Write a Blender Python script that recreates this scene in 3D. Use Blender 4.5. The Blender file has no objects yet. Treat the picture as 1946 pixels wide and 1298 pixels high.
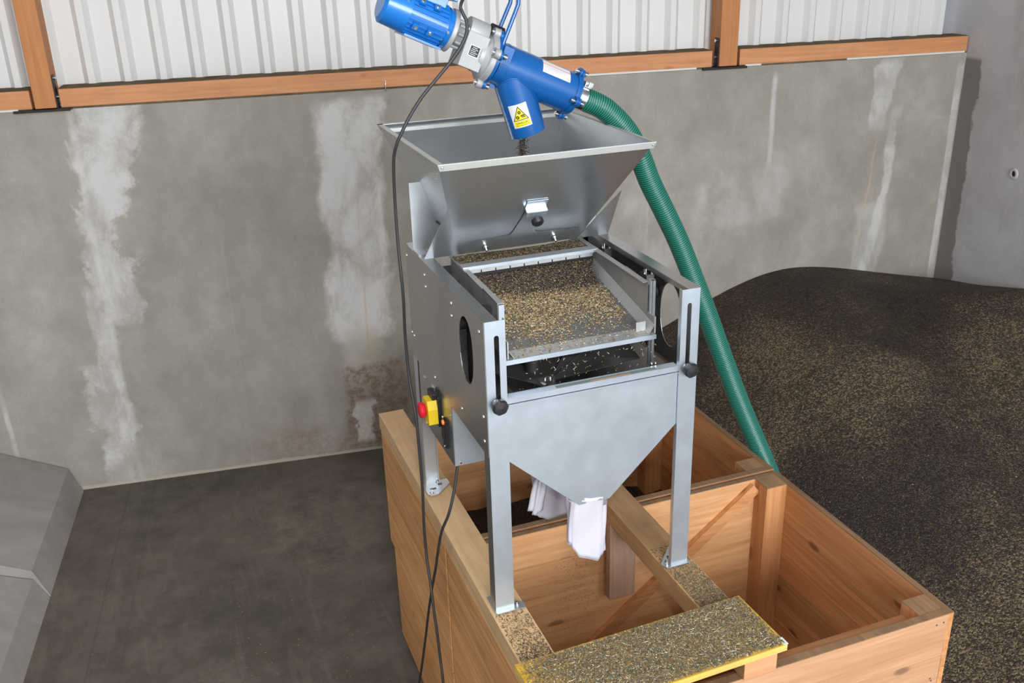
import bpy, bmesh, math, random
from mathutils import Vector, Matrix
from mathutils.geometry import tessellate_polygon
S = bpy.context.scene
COL = S.collection
rnd = random.Random(7)
V = Vector
PI = math.pi

# ------------------------------------------------------------------ materials
def srgb(r, g, b):
    f = lambda c: ((c/255)/12.92) if c/255 <= .04045 else (((c/255)+.055)/1.055)**2.4
    return (f(r), f(g), f(b), 1)

class NT:
    def __init__(s, name):
        s.m = bpy.data.materials.new(name); s.m.use_nodes = True
        s.n = s.m.node_tree.nodes; s.l = s.m.node_tree.links
        s.b = s.n['Principled BSDF']
        s.tc = s.n.new('ShaderNodeTexCoord')
    def put(s, node, sock, val):
        if isinstance(val, bpy.types.NodeSocket): s.l.new(val, node.inputs[sock])
        else: node.inputs[sock].default_value = val
    def mapping(s, scale=(1, 1, 1), src='Object', rot=(0, 0, 0), loc=(0, 0, 0)):
        mp = s.n.new('ShaderNodeMapping'); s.l.new(s.tc.outputs[src], mp.inputs['Vector'])
        mp.inputs['Scale'].default_value = scale; mp.inputs['Rotation'].default_value = rot
        mp.inputs['Location'].default_value = loc
        return mp.outputs[0]
    def noise(s, vec, scale=5, detail=4, rough=.5, dist=0, out='Fac'):
        t = s.n.new('ShaderNodeTexNoise'); s.l.new(vec, t.inputs['Vector'])
        t.inputs['Scale'].default_value = scale; t.inputs['Detail'].default_value = detail
        t.inputs['Roughness'].default_value = rough; t.inputs['Distortion'].default_value = dist
        return t.outputs[out]
    def voro(s, vec, scale=5, out='Color', feat='F1', rand=1):
        t = s.n.new('ShaderNodeTexVoronoi'); s.l.new(vec, t.inputs['Vector']); t.feature = feat
        t.inputs['Scale'].default_value = scale; t.inputs['Randomness'].default_value = rand
        return t.outputs[out]
    def ramp(s, fac, stops, interp='LINEAR'):
        r = s.n.new('ShaderNodeValToRGB'); s.l.new(fac, r.inputs[0]); r.color_ramp.interpolation = interp
        e = r.color_ramp.elements
        while len(e) < len(stops): e.new(.5)
        for i, (p, c) in enumerate(stops):
            e[i].position = p; e[i].color = c if len(c) == 4 else (*c, 1)
        return r.outputs[0]
    def math(s, op, a, b=0, c=0, clamp=False):
        m = s.n.new('ShaderNodeMath'); m.operation = op; m.use_clamp = clamp
        s.put(m, 0, a); s.put(m, 1, b); s.put(m, 2, c)
        return m.outputs[0]
    def mix(s, fac, a, b, mode='MIX'):
        m = s.n.new('ShaderNodeMix'); m.data_type = 'RGBA'; m.blend_type = mode
        s.put(m, 0, fac); s.put(m, 6, a); s.put(m, 7, b)
        return m.outputs[2]
    def sep(s, vec):
        x = s.n.new('ShaderNodeSeparateXYZ'); s.l.new(vec, x.inputs[0]); return x.outputs
    def sstep(s, v, a, b):
        m = s.n.new('ShaderNodeMapRange'); m.interpolation_type = 'SMOOTHSTEP'
        s.put(m, 0, v); m.inputs[1].default_value = a; m.inputs[2].default_value = b
        return m.outputs[0]
    def bump(s, h, strength=.2, dist=.01):
        b = s.n.new('ShaderNodeBump'); s.l.new(h, b.inputs['Height'])
        b.inputs['Strength'].default_value = strength; b.inputs['Distance'].default_value = dist
        s.l.new(b.outputs[0], s.b.inputs['Normal'])
    def island(s):
        g = s.n.new('ShaderNodeNewGeometry'); return g.outputs['Random Per Island']
    def out(s, col=None, rough=.5, metal=0, spec=.5):
        if col is not None: s.put(s.b, 'Base Color', col)
        s.put(s.b, 'Roughness', rough); s.put(s.b, 'Metallic', metal)
        s.b.inputs['Specular IOR Level'].default_value = spec
        return s.m

def plain(name, c, rough=.5, metal=0, var=.06, scale=30, coat=0):
    t = NT(name); v = t.mapping()
    n = t.noise(v, scale, 3)
    d = tuple(max(0, x*(1-var*2)) for x in c[:3]) + (1,)
    t.out(t.mix(n, d, c), rough, metal)
    if coat:
        t.b.inputs['Coat Weight'].default_value = coat; t.b.inputs['Coat Roughness'].default_value = .12
    return t.m

def galv(name, c=(.58, .60, .62), rough=.36, metal=.85, dust=0.):
    t = NT(name); v = t.mapping()
    n1 = t.noise(v, 9, 4, .6); sp = t.voro(v, 90, 'Color')
    sx = t.sep(sp)
    f = t.math('MULTIPLY_ADD', sx[0], .3, t.math('MULTIPLY', n1, .7))
    col = t.mix(f, tuple(x*.95 for x in c)+(1,), tuple(min(1, x*1.04) for x in c)+(1,))
    if dust:
        dn = t.noise(v, 4, 5, .65)
        dm = t.math('MULTIPLY', t.sstep(dn, .38, .7), dust)
        col = t.mix(dm, col, srgb(120, 112, 98))
        t.out(col, t.math('MULTIPLY_ADD', dm, .4, rough), t.math('SUBTRACT', metal, t.math('MULTIPLY', dm, .7)))
    else:
        fine = t.noise(t.mapping((1, 1, 1)), 14, 3)
        t.out(col, t.math('MULTIPLY_ADD', fine, .16, rough-.08), metal)
    return t.m

def wood(name, ca, cb, ax, knots=1., dirt=0., rough=.62, tint=.42):
    """boards: grain runs along axis ax (0,1,2); every loose board of a mesh has its own tint"""
    t = NT(name)
    sc = [26, 26, 26]; sc[ax] = 1.6
    isl = t.island()
    off = t.n.new('ShaderNodeCombineXYZ'); t.put(off, 0, t.math('MULTIPLY', isl, 13.)); t.put(off, 1, t.math('MULTIPLY', isl, 7.)); t.put(off, 2, t.math('MULTIPLY', isl, 19.))
    ad = t.n.new('ShaderNodeVectorMath'); ad.operation = 'ADD'
    t.l.new(t.tc.outputs['Object'], ad.inputs[0]); t.l.new(off.outputs[0], ad.inputs[1])
    mp = t.n.new('ShaderNodeMapping'); t.l.new(ad.outputs[0], mp.inputs[0]); mp.inputs['Scale'].default_value = sc
    g = t.noise(mp.outputs[0], 1., 5, .6, 1.2)
    sc2 = [90, 90, 90]; sc2[ax] = 3
    mp2 = t.n.new('ShaderNodeMapping'); t.l.new(ad.outputs[0], mp2.inputs[0]); mp2.inputs['Scale'].default_value = sc2
    g2 = t.noise(mp2.outputs[0], 1., 3, .6)
    gg = t.math('MULTIPLY_ADD', g, .7, t.math('MULTIPLY', g2, .3))
    col = t.ramp(gg, [(.3, cb), (.5, tuple((x+y)/2 for x, y in zip(ca, cb))), (.68, ca)])
    tn = t.math('MULTIPLY_ADD', isl, tint, 1-tint*.6)
    cc = t.n.new('ShaderNodeCombineColor'); t.put(cc, 0, tn); t.put(cc, 1, tn); t.put(cc, 2, tn)
    col = t.mix(1., col, cc.outputs[0], 'MULTIPLY')
    if knots:
        sk = [7, 7, 7]; sk[ax] = 3.2
        mk = t.n.new('ShaderNodeMapping'); t.l.new(ad.outputs[0], mk.inputs[0]); mk.inputs['Scale'].default_value = sk
        k = t.voro(mk.outputs[0], 1., 'Distance')
        km = t.math('MULTIPLY', t.math('SUBTRACT', 1, t.sstep(k, .06, .13)), .8*knots)
        col = t.mix(km, col, tuple(x*.3 for x in cb[:3])+(1,))
    if dirt:
        d = t.noise(t.mapping(), 7, 6, .7)
        col = t.mix(t.math('MULTIPLY', t.sstep(d, .42, .68), dirt), col, srgb(126, 104, 80))
    t.bump(gg, .12, .004)
    return t.out(col, rough)

def concrete_wall(name):
    """local x runs along the wall, local z up; pale lime runs and damp marks stay where they are on the wall"""
    t = NT(name); v = t.mapping(); xyz = t.sep(v); x, z = xyz[0], xyz[2]
    big = t.noise(v, 1.3, 6, .62); mid = t.noise(t.mapping((1.3, 1, 1)), 3.2, 7, .68, .15); fine = t.noise(v, 60, 3)
    base = t.ramp(t.math('MULTIPLY_ADD', mid, .55, t.math('MULTIPLY', big, .45)),
                  [(.33, srgb(144, 137, 126)), (.5, srgb(163, 156, 145)), (.66, srgb(182, 176, 166))])
    base = t.mix(t.math('MULTIPLY', fine, .25), base, srgb(125, 121, 113), 'MIX')
    w1 = t.noise(t.mapping((1, 1, .8)), 2.0, 8, .66, .2)
    w2 = t.noise(t.mapping((1, 1, 1), loc=(5, 3, 1)), 7, 5, .7)
    wob = t.math('MULTIPLY_ADD', t.math('SUBTRACT', w1, .5), 1.15, t.math('MULTIPLY', t.math('SUBTRACT', w2, .5), .12))
    def band(u0, w, soft, z0, z1, amp=1., lean=0.):
        # |x-u0-lean*z + wobble| < w between heights z0..z1
        xx = t.math('SUBTRACT', x, t.math('MULTIPLY_ADD', z, lean, u0))
        xx = t.math('ABSOLUTE', t.math('ADD', xx, t.math('MULTIPLY', wob, amp)))
        m = t.math('SUBTRACT', 1, t.sstep(xx, w-soft, w+soft))
        a = t.sstep(t.math('ADD', z, t.math('MULTIPLY', wob, .4*amp)), z0-.03, z0+.03)
        b = t.math('SUBTRACT', 1, t.sstep(t.math('ADD', z, t.math('MULTIPLY', wob, .3*amp)), z1-.03, z1+.03))
        return t.math('MULTIPLY', m, t.math('MULTIPLY', a, b))
    tex = t.sstep(t.noise(t.mapping((1.6, 1, 1)), 2.6, 7, .7, .3), .36, .64)
    texb = t.math('MULTIPLY_ADD', tex, .8, .22)
    pale = srgb(206, 203, 199)
    def lay(col, m, k, c=pale, tx=texb):
        return t.mix(t.math('MULTIPLY', m, t.math('MULTIPLY', tx, k)), col, c)
    col = base
    col = lay(col, band(-1.36, .13, .03, -.1, 1.05, .7), .95)
    col = lay(col, band(-1.55, .11, .03, -1.1, -.35, .6), .95)
    col = lay(col, band(-1.50, .07, .03, -.5, .1, .5), .8)
    col = lay(col, band(-1.455, .014, .012, -1.1, 1.02, .03), .55)
    col = lay(col, band(-.1, .17, .03, -.36, 1.0, .36, .02), 1.1)
    col = lay(col, band(-.12, .09, .03, -.62, .9, .5), .5)
    col = lay(col, band(-.09, .10, .02, -.75, -.3, .25), .6, srgb(190, 180, 160))
    col = lay(col, band(-.075, .006, .006, -.75, .5, .05), .4, srgb(190, 160, 120))
    col = lay(col, band(2.4, .014, .01, .45, .99, .03), .8)
    col = lay(col, band(2.3, .2, .06, .1, .45, .7), .35)
    col = lay(col, band(1.75, .2, .06, -.1, .35, .7), .35)
    col = lay(col, band(3.16, .03, .012, -.35, .75, .18, .12), .75)
    col = lay(col, band(3.04, .075, .012, .62, 1.02, .3, .1), .7)
    col = lay(col, band(3.13, .10, .02, -.6, .15, .15), .45)
    col = lay(col, band(3.06, .007, .004, -.3, .6, .06, .1), .6, srgb(196, 172, 140))
    col = lay(col, band(3.63, .022, .006, -.5, .98, .015), .85)
    col = lay(col, band(-.82, .006, .006, -1.1, .3, .04), .12)
    col = lay(col, band(1.63, .005, .003, .1, .5, .02), .5)
    col = lay(col, band(-2.08, .012, .006, -.9, -.4, .03), .7)
    # rusty damp near the floor
    low = t.sstep(t.math('ADD', z, t.math('MULTIPLY', wob, 1.1)), -.93, -1.07)
    lowx = t.math('MULTIPLY', t.sstep(x, -1.0, -.5), t.math('SUBTRACT', 1, t.sstep(x, .5, 1.)))
    spk = t.sstep(t.noise(v, 22, 5, .8), .42, .6)
    m = t.math('MULTIPLY', t.math('MULTIPLY', t.math('SUBTRACT', 1, t.sstep(t.math('ADD', z, t.math('MULTIPLY', wob, .5)), -1.0, -.8)), lowx), t.math('MULTIPLY_ADD', spk, .3, .15))
    col = t.mix(m, col, srgb(132, 98, 74))
    m2 = band(-.06, .16, .04, -1.1, -.52, .35)
    col = t.mix(t.math('MULTIPLY', m2, t.math('MULTIPLY_ADD', spk, .5, .25)), col, srgb(122, 92, 70))
    col = lay(col, band(-.12, .045, .01, -1.02, -.76, .3), .95, srgb(222, 216, 206), t.math('MULTIPLY_ADD', spk, .3, .6))
    seam = t.math('SUBTRACT', 1, t.sstep(t.math('ADD', z, t.math('MULTIPLY', wob, .03)), -1.085, -1.075))
    col = t.mix(t.math('MULTIPLY', seam, .8), col, srgb(188, 178, 160))
    t.bump(t.math('MULTIPLY_ADD', fine, .4, mid), .25, .01)
    return t.out(col, .85, 0, .25)

def concrete(name, a, b, s=2.5, rough=.85, lite=None):
    t = NT(name); v = t.mapping()
    n = t.noise(v, s, 6, .65, .5); f = t.noise(v, 55, 3)
    col = t.ramp(n, [(.34, a), (.64, b)])
    col = t.mix(t.math('MULTIPLY', f, .2), col, a)
    t.bump(t.math('MULTIPLY_ADD', f, .5, n), .2, .008)
    return t, col, rough

def mat_right_wall():
    t, col, r = concrete('right_wall_concrete', srgb(180, 177, 177), srgb(204, 201, 202), 1.6)
    v = t.mapping(); xyz = t.sep(v)
    wob = t.math('SUBTRACT', t.noise(t.mapping(loc=(3, 1, 2)), 7, 5, .7), .5)
    w2 = t.math('SUBTRACT', t.noise(t.mapping(loc=(9, 1, 2)), 2.2, 3, .6), .5)
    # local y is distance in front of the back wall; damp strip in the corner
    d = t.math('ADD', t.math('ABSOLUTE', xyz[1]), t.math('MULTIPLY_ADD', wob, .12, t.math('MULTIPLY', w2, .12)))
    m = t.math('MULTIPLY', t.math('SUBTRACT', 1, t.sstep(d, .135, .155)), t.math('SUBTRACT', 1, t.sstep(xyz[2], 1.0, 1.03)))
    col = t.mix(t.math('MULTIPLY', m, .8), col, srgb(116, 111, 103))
    dark = t.math('MULTIPLY', t.sstep(t.noise(t.mapping((1, 1, .5)), 3.2, 3, .5), .5, .7), .3)
    col = t.mix(dark, col, srgb(128, 124, 120))
    return t.out(col, .85, 0, .25)

def mat_floor():
    t = NT('floor_concrete'); v = t.mapping()
    n = t.noise(v, 1.5, 10, .72, .25); n2 = t.noise(t.mapping((1, .8, 1), rot=(0, 0, .3)), 8, 8, .75, .2); f = t.noise(v, 90, 2)
    col = t.ramp(t.math('MULTIPLY_ADD', n, .6, t.math('MULTIPLY', n2, .4)),
                 [(.32, srgb(66, 60, 54)), (.48, srgb(89, 82, 73)), (.6, srgb(108, 100, 89)), (.75, srgb(132, 123, 110))])
    xyz = t.sep(v)
    # lighter worn patch by the crate and drawn trowel lines
    dx = t.math('MULTIPLY', t.math('ADD', xyz[0], .12), 1.2); dy = t.math('MULTIPLY', t.math('SUBTRACT', xyz[1], 2.45), .9)
    rr = t.math('SQRT', t.math('ADD', t.math('MULTIPLY', dx, dx), t.math('MULTIPLY', dy, dy)))
    pm = t.math('SUBTRACT', 1, t.sstep(t.math('ADD', rr, t.math('MULTIPLY', t.math('SUBTRACT', n2, .5), 1.2)), .25, .75))
    col = t.mix(t.math("MULTIPLY", pm, t.math("MULTIPLY", t.sstep(t.noise(t.mapping((1,1,1), loc=(4, 2, 2)), 6, 10, .82), .36, .74), .6)), col, srgb(146, 138, 122))
    st = t.sstep(t.noise(t.mapping((9, 1, 1), rot=(0, 0, .12)), 2.2, 3, .6), .6, .64)
    col = t.mix(t.math('MULTIPLY', st, .12), col, srgb(140, 130, 115))
    # long trowel joints running beside the foot blocks
    for off, w_, k_ in ((1.52, .006, .2), (1.38, .004, .12), (1.40, .05, .12)):
        q = t.math('ADD', t.math('MULTIPLY_ADD', xyz[0], .9923, off), t.math('MULTIPLY', xyz[1], -.124))
        lm = t.math('SUBTRACT', 1, t.sstep(t.math('ABSOLUTE', q), w_*.5, w_))
        col = t.mix(t.math('MULTIPLY', lm, k_), col, srgb(44, 40, 36))
    sp = t.sstep(t.noise(t.mapping(loc=(2, 2, 2)), 150, 2), .72, .78)
    pn = t.sstep(t.noise(v, 2.3, 3), .5, .7)
    col = t.mix(t.math('MULTIPLY', sp, pn), col, srgb(160, 130, 80))
    t.bump(t.math('MULTIPLY_ADD', f, .3, n2), .2, .006)
    return t.out(col, t.math('MULTIPLY_ADD', n, .3, .45), 0, .4)

def mat_seed(name, dark, mid, pale, scale=170, patch=1.0, attr=False):
    t = NT(name); v = t.mapping()
    c = t.sep(t.voro(v, scale, 'Color')); dist = t.voro(v, scale, 'Distance')
    p = t.math('ADD', t.math('MULTIPLY', t.math('SUBTRACT', t.noise(v, 2.1*patch, 5, .6, .6), .5), 1.5), t.math('MULTIPLY', t.math('SUBTRACT', t.noise(v, 11*patch, 4, .6), .5), .5))
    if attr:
        a_ = t.n.new('ShaderNodeAttribute'); a_.attribute_name = 'husk_shade_share'
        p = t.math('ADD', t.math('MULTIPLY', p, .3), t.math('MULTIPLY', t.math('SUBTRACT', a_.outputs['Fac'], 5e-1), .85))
    f = t.math('ADD', t.math('MULTIPLY_ADD', t.math('SUBTRACT', c[0], .5), .75, .46), t.math('MULTIPLY', p, .55))
    col = t.ramp(f, [(.18, dark), (.45, tuple((x+y)/2 for x, y in zip(dark, mid))), (.66, mid), (.93, pale)])
    h = t.math('MULTIPLY_ADD', c[1], .6, t.math('SUBTRACT', 1, dist))
    t.bump(h, .7, .006)
    return t.out(col, .6, 0, .35)

MT = {}
MT['galv'] = galv('galvanised_steel')
MT['galv_shaded'] = galv('galvanised_steel_shaded', (.46, .46, .455), .30, .95)  # the same steel with shade put into its colour for turned-away faces
MT['galv_lit'] = galv('galvanised_steel_lit', (.66, .73, .80), .34, .8)  # the same steel tinted pale blue with the door's reflection
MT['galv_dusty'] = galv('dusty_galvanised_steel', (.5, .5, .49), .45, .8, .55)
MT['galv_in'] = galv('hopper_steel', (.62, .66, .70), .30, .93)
MT['rim'] = galv('rim_steel', (.56, .56, .53), .45, .6, .35)
MT['bolt'] = galv('zinc_bolt', (.8, .8, .8), .2, 1)
MT['blue'] = plain('blue_enamel', srgb(16, 86, 152), .3, 0, .06, 12, .4)
MT['blue_light'] = plain('blue_motor_enamel', srgb(18, 108, 186), .3, 0, .06, 12, .4)
MT['cast'] = plain('grey_cast_aluminium', srgb(160, 160, 160), .5, .2, .05, 40)
MT['black'] = plain('black_plastic', srgb(34, 34, 36), .42)
MT['cable'] = plain('black_rubber_cable', srgb(46, 45, 46), .5)
MT['dark'] = plain('rubber_and_shade_black', srgb(20, 19, 19), .7)
MT['red'] = plain('red_plastic', srgb(222, 30, 52), .35)
MT['yellow'] = plain('yellow_plastic', srgb(240, 205, 40), .4)
MT['white'] = plain('white_sticker', srgb(205, 205, 208), .45, 0, .01)
MT['sign_yellow'] = plain('yellow_sticker', srgb(236, 212, 30), .45, 0, .02)
MT['ink'] = plain('black_ink', srgb(30, 28, 26), .6)
MT['ink_grey'] = plain('grey_ink', srgb(160, 150, 160), .6)
MT['ink_red'] = plain('red_ink', srgb(205, 70, 70), .6)
MT['cloth'] = plain('white_cotton', srgb(196, 192, 200), .85, 0, .02, 60)
MT['foam'] = plain('white_foam_strip', srgb(225, 223, 215), .8)
MT['steel_black'] = plain('dark_steel_bracket', srgb(46, 38, 36), .5, .4)
MT['etch'] = plain('slot_edge', srgb(70, 76, 80), .5, .6)
MT['tray_floor'] = galv('sieve_plate', (.15, .15, .15), .5, .4, .2)
MT['roof'] = plain('fibre_cement_roof', srgb(168, 166, 162), .8)
MT['lip_grey'] = plain('lip_groove', srgb(126, 134, 128), .5, .3)
MT['orange'] = plain('orange_lens', srgb(255, 90, 20), .3)
_t = NT('orange_lamp'); _t.b.inputs['Emission Color'].default_value = srgb(255, 90, 20); _t.b.inputs['Emission Strength'].default_value = 2; MT['lamp'] = _t.out(srgb(255, 90, 20), .3)
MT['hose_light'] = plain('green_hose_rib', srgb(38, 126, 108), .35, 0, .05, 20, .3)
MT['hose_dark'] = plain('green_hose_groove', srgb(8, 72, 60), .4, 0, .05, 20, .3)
MT['sheet'] = plain('white_coated_sheet', srgb(226, 224, 220), .42, 0, .03, 3)
PINE_A, PINE_B = srgb(214, 156, 104), srgb(172, 110, 62)
MT['pine_x'] = wood('pine_boards_across', PINE_A, PINE_B, 0, .9)
MT['pine_y'] = wood('pine_boards_deep', PINE_A, PINE_B, 1, .9)
MT['pine_z'] = wood('pine_post', PINE_A, PINE_B, 2, .6)
MT['pine_front'] = wood('pale_pine_boards', srgb(222, 172, 122), srgb(188, 132, 84), 0, .8)
MT['ply_y'] = wood('worn_crate_side_boards', srgb(244, 184, 120), srgb(192, 128, 74), 1, .5, .12)
MT['pine_end'] = wood('crate_end_boards', srgb(206, 160, 122), srgb(176, 126, 90), 0, .8)
MT['beam_y'] = wood('squared_support_timber', srgb(234, 198, 150), srgb(210, 168, 120), 1, .3, .12)
MT['beam_dirty'] = wood('dusty_support_timber', srgb(214, 170, 120), srgb(180, 134, 88), 1, .4, .3)
MT['frame_x'] = wood('orange_frame_timber_flat', srgb(232, 166, 116), srgb(206, 134, 82), 0, .5, .15)
MT['frame_z'] = wood('orange_frame_timber_upright', srgb(214, 146, 88), srgb(192, 118, 62), 2, .8, .1)
MT['block_end'] = wood('sawn_timber_end', srgb(218, 160, 116), srgb(200, 134, 92), 0, 0)
MT['cleat'] = wood('grey_weathered_cleat', srgb(196, 160, 134), srgb(160, 122, 98), 2, .5, .2)
MT['top_dirty'] = wood('dusty_crate_rim', srgb(160, 122, 86), srgb(118, 88, 62), 1, 0, .7)
MT['yboard'] = wood('worn_yellow_paint', srgb(218, 176, 52), srgb(186, 142, 40), 0, 0, .7)
MT['yedge'] = wood('yellow_board_edge', srgb(226, 200, 112), srgb(204, 172, 78), 0, .4, .2)
MT['wall'] = concrete_wall('back_wall_concrete')
MT['rwall'] = mat_right_wall()
MT['floor'] = mat_floor()
_t, _c, _r = concrete('foot_block_concrete', srgb(142, 137, 131), srgb(168, 163, 157), 2.2); MT['block'] = _t.out(_c, .85, 0, .2)
_t, _c, _r = concrete('ledge_dirt', srgb(88, 74, 56), srgb(120, 104, 80), 9); MT['ledge'] = _t.out(_c, .9, 0, .2)
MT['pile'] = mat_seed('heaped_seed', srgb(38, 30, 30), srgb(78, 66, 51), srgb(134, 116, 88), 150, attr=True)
MT['seed_dark'] = mat_seed('dark_seed_bed', srgb(30, 25, 24), srgb(62, 50, 44), srgb(130, 108, 80), 210)
MT['chaff'] = mat_seed('chaff_layer', srgb(70, 62, 46), srgb(128, 114, 84), srgb(190, 176, 146), 230)
for k, c in dict(s_tan=(170, 147, 108), s_pale=(202, 186, 150), s_brown=(122, 96, 66), s_olive=(98, 92, 62), s_dark=(48, 38, 36), s_gold=(196, 150, 60), s_white=(225, 215, 190), s_moss=(74, 68, 52), s_grey=(122, 116, 98)).items():
    MT[k] = plain('seed_' + k[2:], srgb(*c), .5, 0, .1, 200)

# ------------------------------------------------------------------ mesh builder
class MB:
    def __init__(s, *mats):
        s.v = []; s.f = []; s.mi = []; s.sm = []; s.mats = list(mats)
    def add(s, vs, fs, mi=0, smooth=False):
        o = len(s.v); s.v += [tuple(p) for p in vs]
        for f in fs:
            s.f.append(tuple(o+i for i in f)); s.mi.append(mi); s.sm.append(smooth)
    def box(s, x0, x1, y0, y1, z0, z1, mi=0, M=None):
        vs = [V((x, y, z)) for x in (x0, x1) for y in (y0, y1) for z in (z0, z1)]
        if M: vs = [M @ p for p in vs]
        s.add(vs, [(0, 1, 3, 2), (4, 6, 7, 5), (0, 4, 5, 1), (2, 3, 7, 6), (0, 2, 6, 4), (1, 5, 7, 3)], mi)
    def cyl(s, p0, p1, r0, r1=None, n=20, mi=0, caps=True):
        p0, p1 = V(p0), V(p1); r1 = r0 if r1 is None else r1
        d = (p1-p0).normalized(); a = d.orthogonal().normalized(); b = d.cross(a)
        ring = lambda c, r: [c+(a*math.cos(2*PI*i/n)+b*math.sin(2*PI*i/n))*r for i in range(n)]
        A, B = ring(p0, r0), ring(p1, r1)
        s.add(A+B, [(i, (i+1) % n, n+(i+1) % n, n+i) for i in range(n)], mi, True)
        if caps:
            s.add(A, [tuple(reversed(range(n)))], mi); s.add(B, [tuple(range(n))], mi)
    def lathe(s, origin, axis, prof, n=32, mi=0):
        """prof: (distance along axis, radius); sharp where a point repeats"""
        o = V(origin); d = V(axis).normalized(); a = d.orthogonal().normalized(); b = d.cross(a)
        for (h0, r0), (h1, r1) in zip(prof, prof[1:]):
            A = [o+d*h0+(a*math.cos(2*PI*i/n)+b*math.sin(2*PI*i/n))*r0 for i in range(n)]
            B = [o+d*h1+(a*math.cos(2*PI*i/n)+b*math.sin(2*PI*i/n))*r1 for i in range(n)]
            s.add(A+B, [(i, (i+1) % n, n+(i+1) % n, n+i) for i in range(n)], mi, True)
    def tube(s, pts, r, n=10, mi=0, smooth=True):
        P = [V(p) for p in pts]; T = []
        for i in range(len(P)):
            T.append((P[min(i+1, len(P)-1)]-P[max(i-1, 0)]).normalized())
        a = T[0].orthogonal().normalized(); vs = []
        for i, p in enumerate(P):
            a = (a-T[i]*a.dot(T[i])).normalized(); b = T[i].cross(a)
            rr = r(i) if callable(r) else r
            vs += [p+(a*math.cos(2*PI*k/n)+b*math.sin(2*PI*k/n))*rr for k in range(n)]
        fs = [(i*n+k, i*n+(k+1) % n, (i+1)*n+(k+1) % n, (i+1)*n+k) for i in range(len(P)-1) for k in range(n)]
        s.add(vs, fs, mi, smooth)
        s.add(vs[:n], [tuple(reversed(range(n)))], mi); s.add(vs[-n:], [tuple(range(n))], mi)
    def plate(s, outer, holes, org, ea, eb, th, mi=0, mi_edge=None):
        """flat sheet with holes; outline in 2D (a,b) -> org+a*ea+b*eb, thickness th along ea x eb"""
        org, ea, eb = V(org), V(ea), V(eb); nn = ea.cross(eb).normalized()
        loops = [outer]+list(holes)
        flat = [p for L in loops for p in L]
        tri = tessellate_polygon([[V((a, b, 0)) for a, b in L] for L in loops])
        P0 = [org+ea*a+eb*b for a, b in flat]; P1 = [p+nn*th for p in P0]
        s.add(P0, [tuple(t) for t in tri], mi); s.add(P1, [tuple(reversed(t)) for t in tri], mi)
        o = 0
        for L in loops:
            n = len(L)
            vs = P0[o:o+n]+P1[o:o+n]
            s.add(vs, [(i, (i+1) % n, n+(i+1) % n, n+i) for i in range(n)], mi if mi_edge is None else mi_edge)
            o += n
    def prism(s, poly, org, ea, eb, depth, mi=0):
        s.plate(poly, [], org, ea, eb, depth, mi)
    def build(s, name, mat=None, parent=None, bevel=0, loc=None):
        me = bpy.data.meshes.new(name); me.from_pydata(s.v, [], s.f)
        for m in (s.mats or [mat]): me.materials.append(MT[m] if isinstance(m, str) else m)
        me.polygons.foreach_set('material_index', s.mi); me.polygons.foreach_set('use_smooth', s.sm)
        me.update()
        bm = bmesh.new(); bm.from_mesh(me); bmesh.ops.recalc_face_normals(bm, faces=bm.faces); bm.to_mesh(me); bm.free()
        o = bpy.data.objects.new(name, me); COL.objects.link(o)
        if parent is not None: o.parent = parent
        if bevel:
            b = o.modifiers.new('bevel', 'BEVEL'); b.width = bevel; b.segments = 2; b.limit_method = 'ANGLE'
            w = o.modifiers.new('weld', 'WELD'); w.merge_threshold = 1e-5
            bpy_move(o)
        return o
def bpy_move(o):   # weld first, bevel second
    w = o.modifiers.get('weld'); i = list(o.modifiers).index(w); o.modifiers.move(i, 0)

def tag(o, label=None, cat=None, group=None, kind=None):
    if label: o['label'] = label
    if cat: o['category'] = cat
    if group: o['group'] = group
    if kind: o['kind'] = kind
    return o
def empty(name, loc=(0, 0, 0), label=None, cat=None, group=None, kind=None):
    """an Empty at the thing's base; parts are written in world coordinates and kept there"""
    o = bpy.data.objects.new(name, None); COL.objects.link(o); o.location = loc; o.empty_display_size = .1
    return tag(o, label, cat, group, kind)
def place(o, root):
    """parent without moving"""
    o.parent = root
    M = Matrix.Translation(root.location) if root.parent is None and root.type == 'EMPTY' else Matrix.Identity(4)
    o.matrix_parent_inverse = M.inverted()
    return o
def part(mb, name, mat, root, bevel=0, label=None):
    o = mb.build(name, mat, None, bevel); place(o, root)
    if label: o['label'] = label
    return o
def spline(pts, step):
    P = [V(p) for p in pts]; P = [P[0]*2-P[1]]+P+[P[-1]*2-P[-2]]; out = []
    for i in range(1, len(P)-2):
        a, b, c, d = P[i-1:i+3]; n = max(2, int((c-b).length/step))
        for k in range(n):
            t = k/n
            out.append(.5*((2*b)+(c-a)*t+(2*a-5*b+4*c-d)*t*t+(3*b-a-3*c+d)*t**3))
    out.append(P[-2]); return out
def text_geo(txt, size):
    cu = bpy.data.curves.new('t', 'FONT'); cu.body = txt; cu.size = size; cu.align_x = 'CENTER'; cu.align_y = 'CENTER'
    o = bpy.data.objects.new('t', cu); COL.objects.link(o)
    me = bpy.data.meshes.new_from_object(o.evaluated_get(bpy.context.evaluated_depsgraph_get()))
    vs = [(v.co.x, v.co.y) for v in me.vertices]; fs = [tuple(p.vertices) for p in me.polygons]
    bpy.data.objects.remove(o); bpy.data.curves.remove(cu); bpy.data.meshes.remove(me)
    return vs, fs
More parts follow.
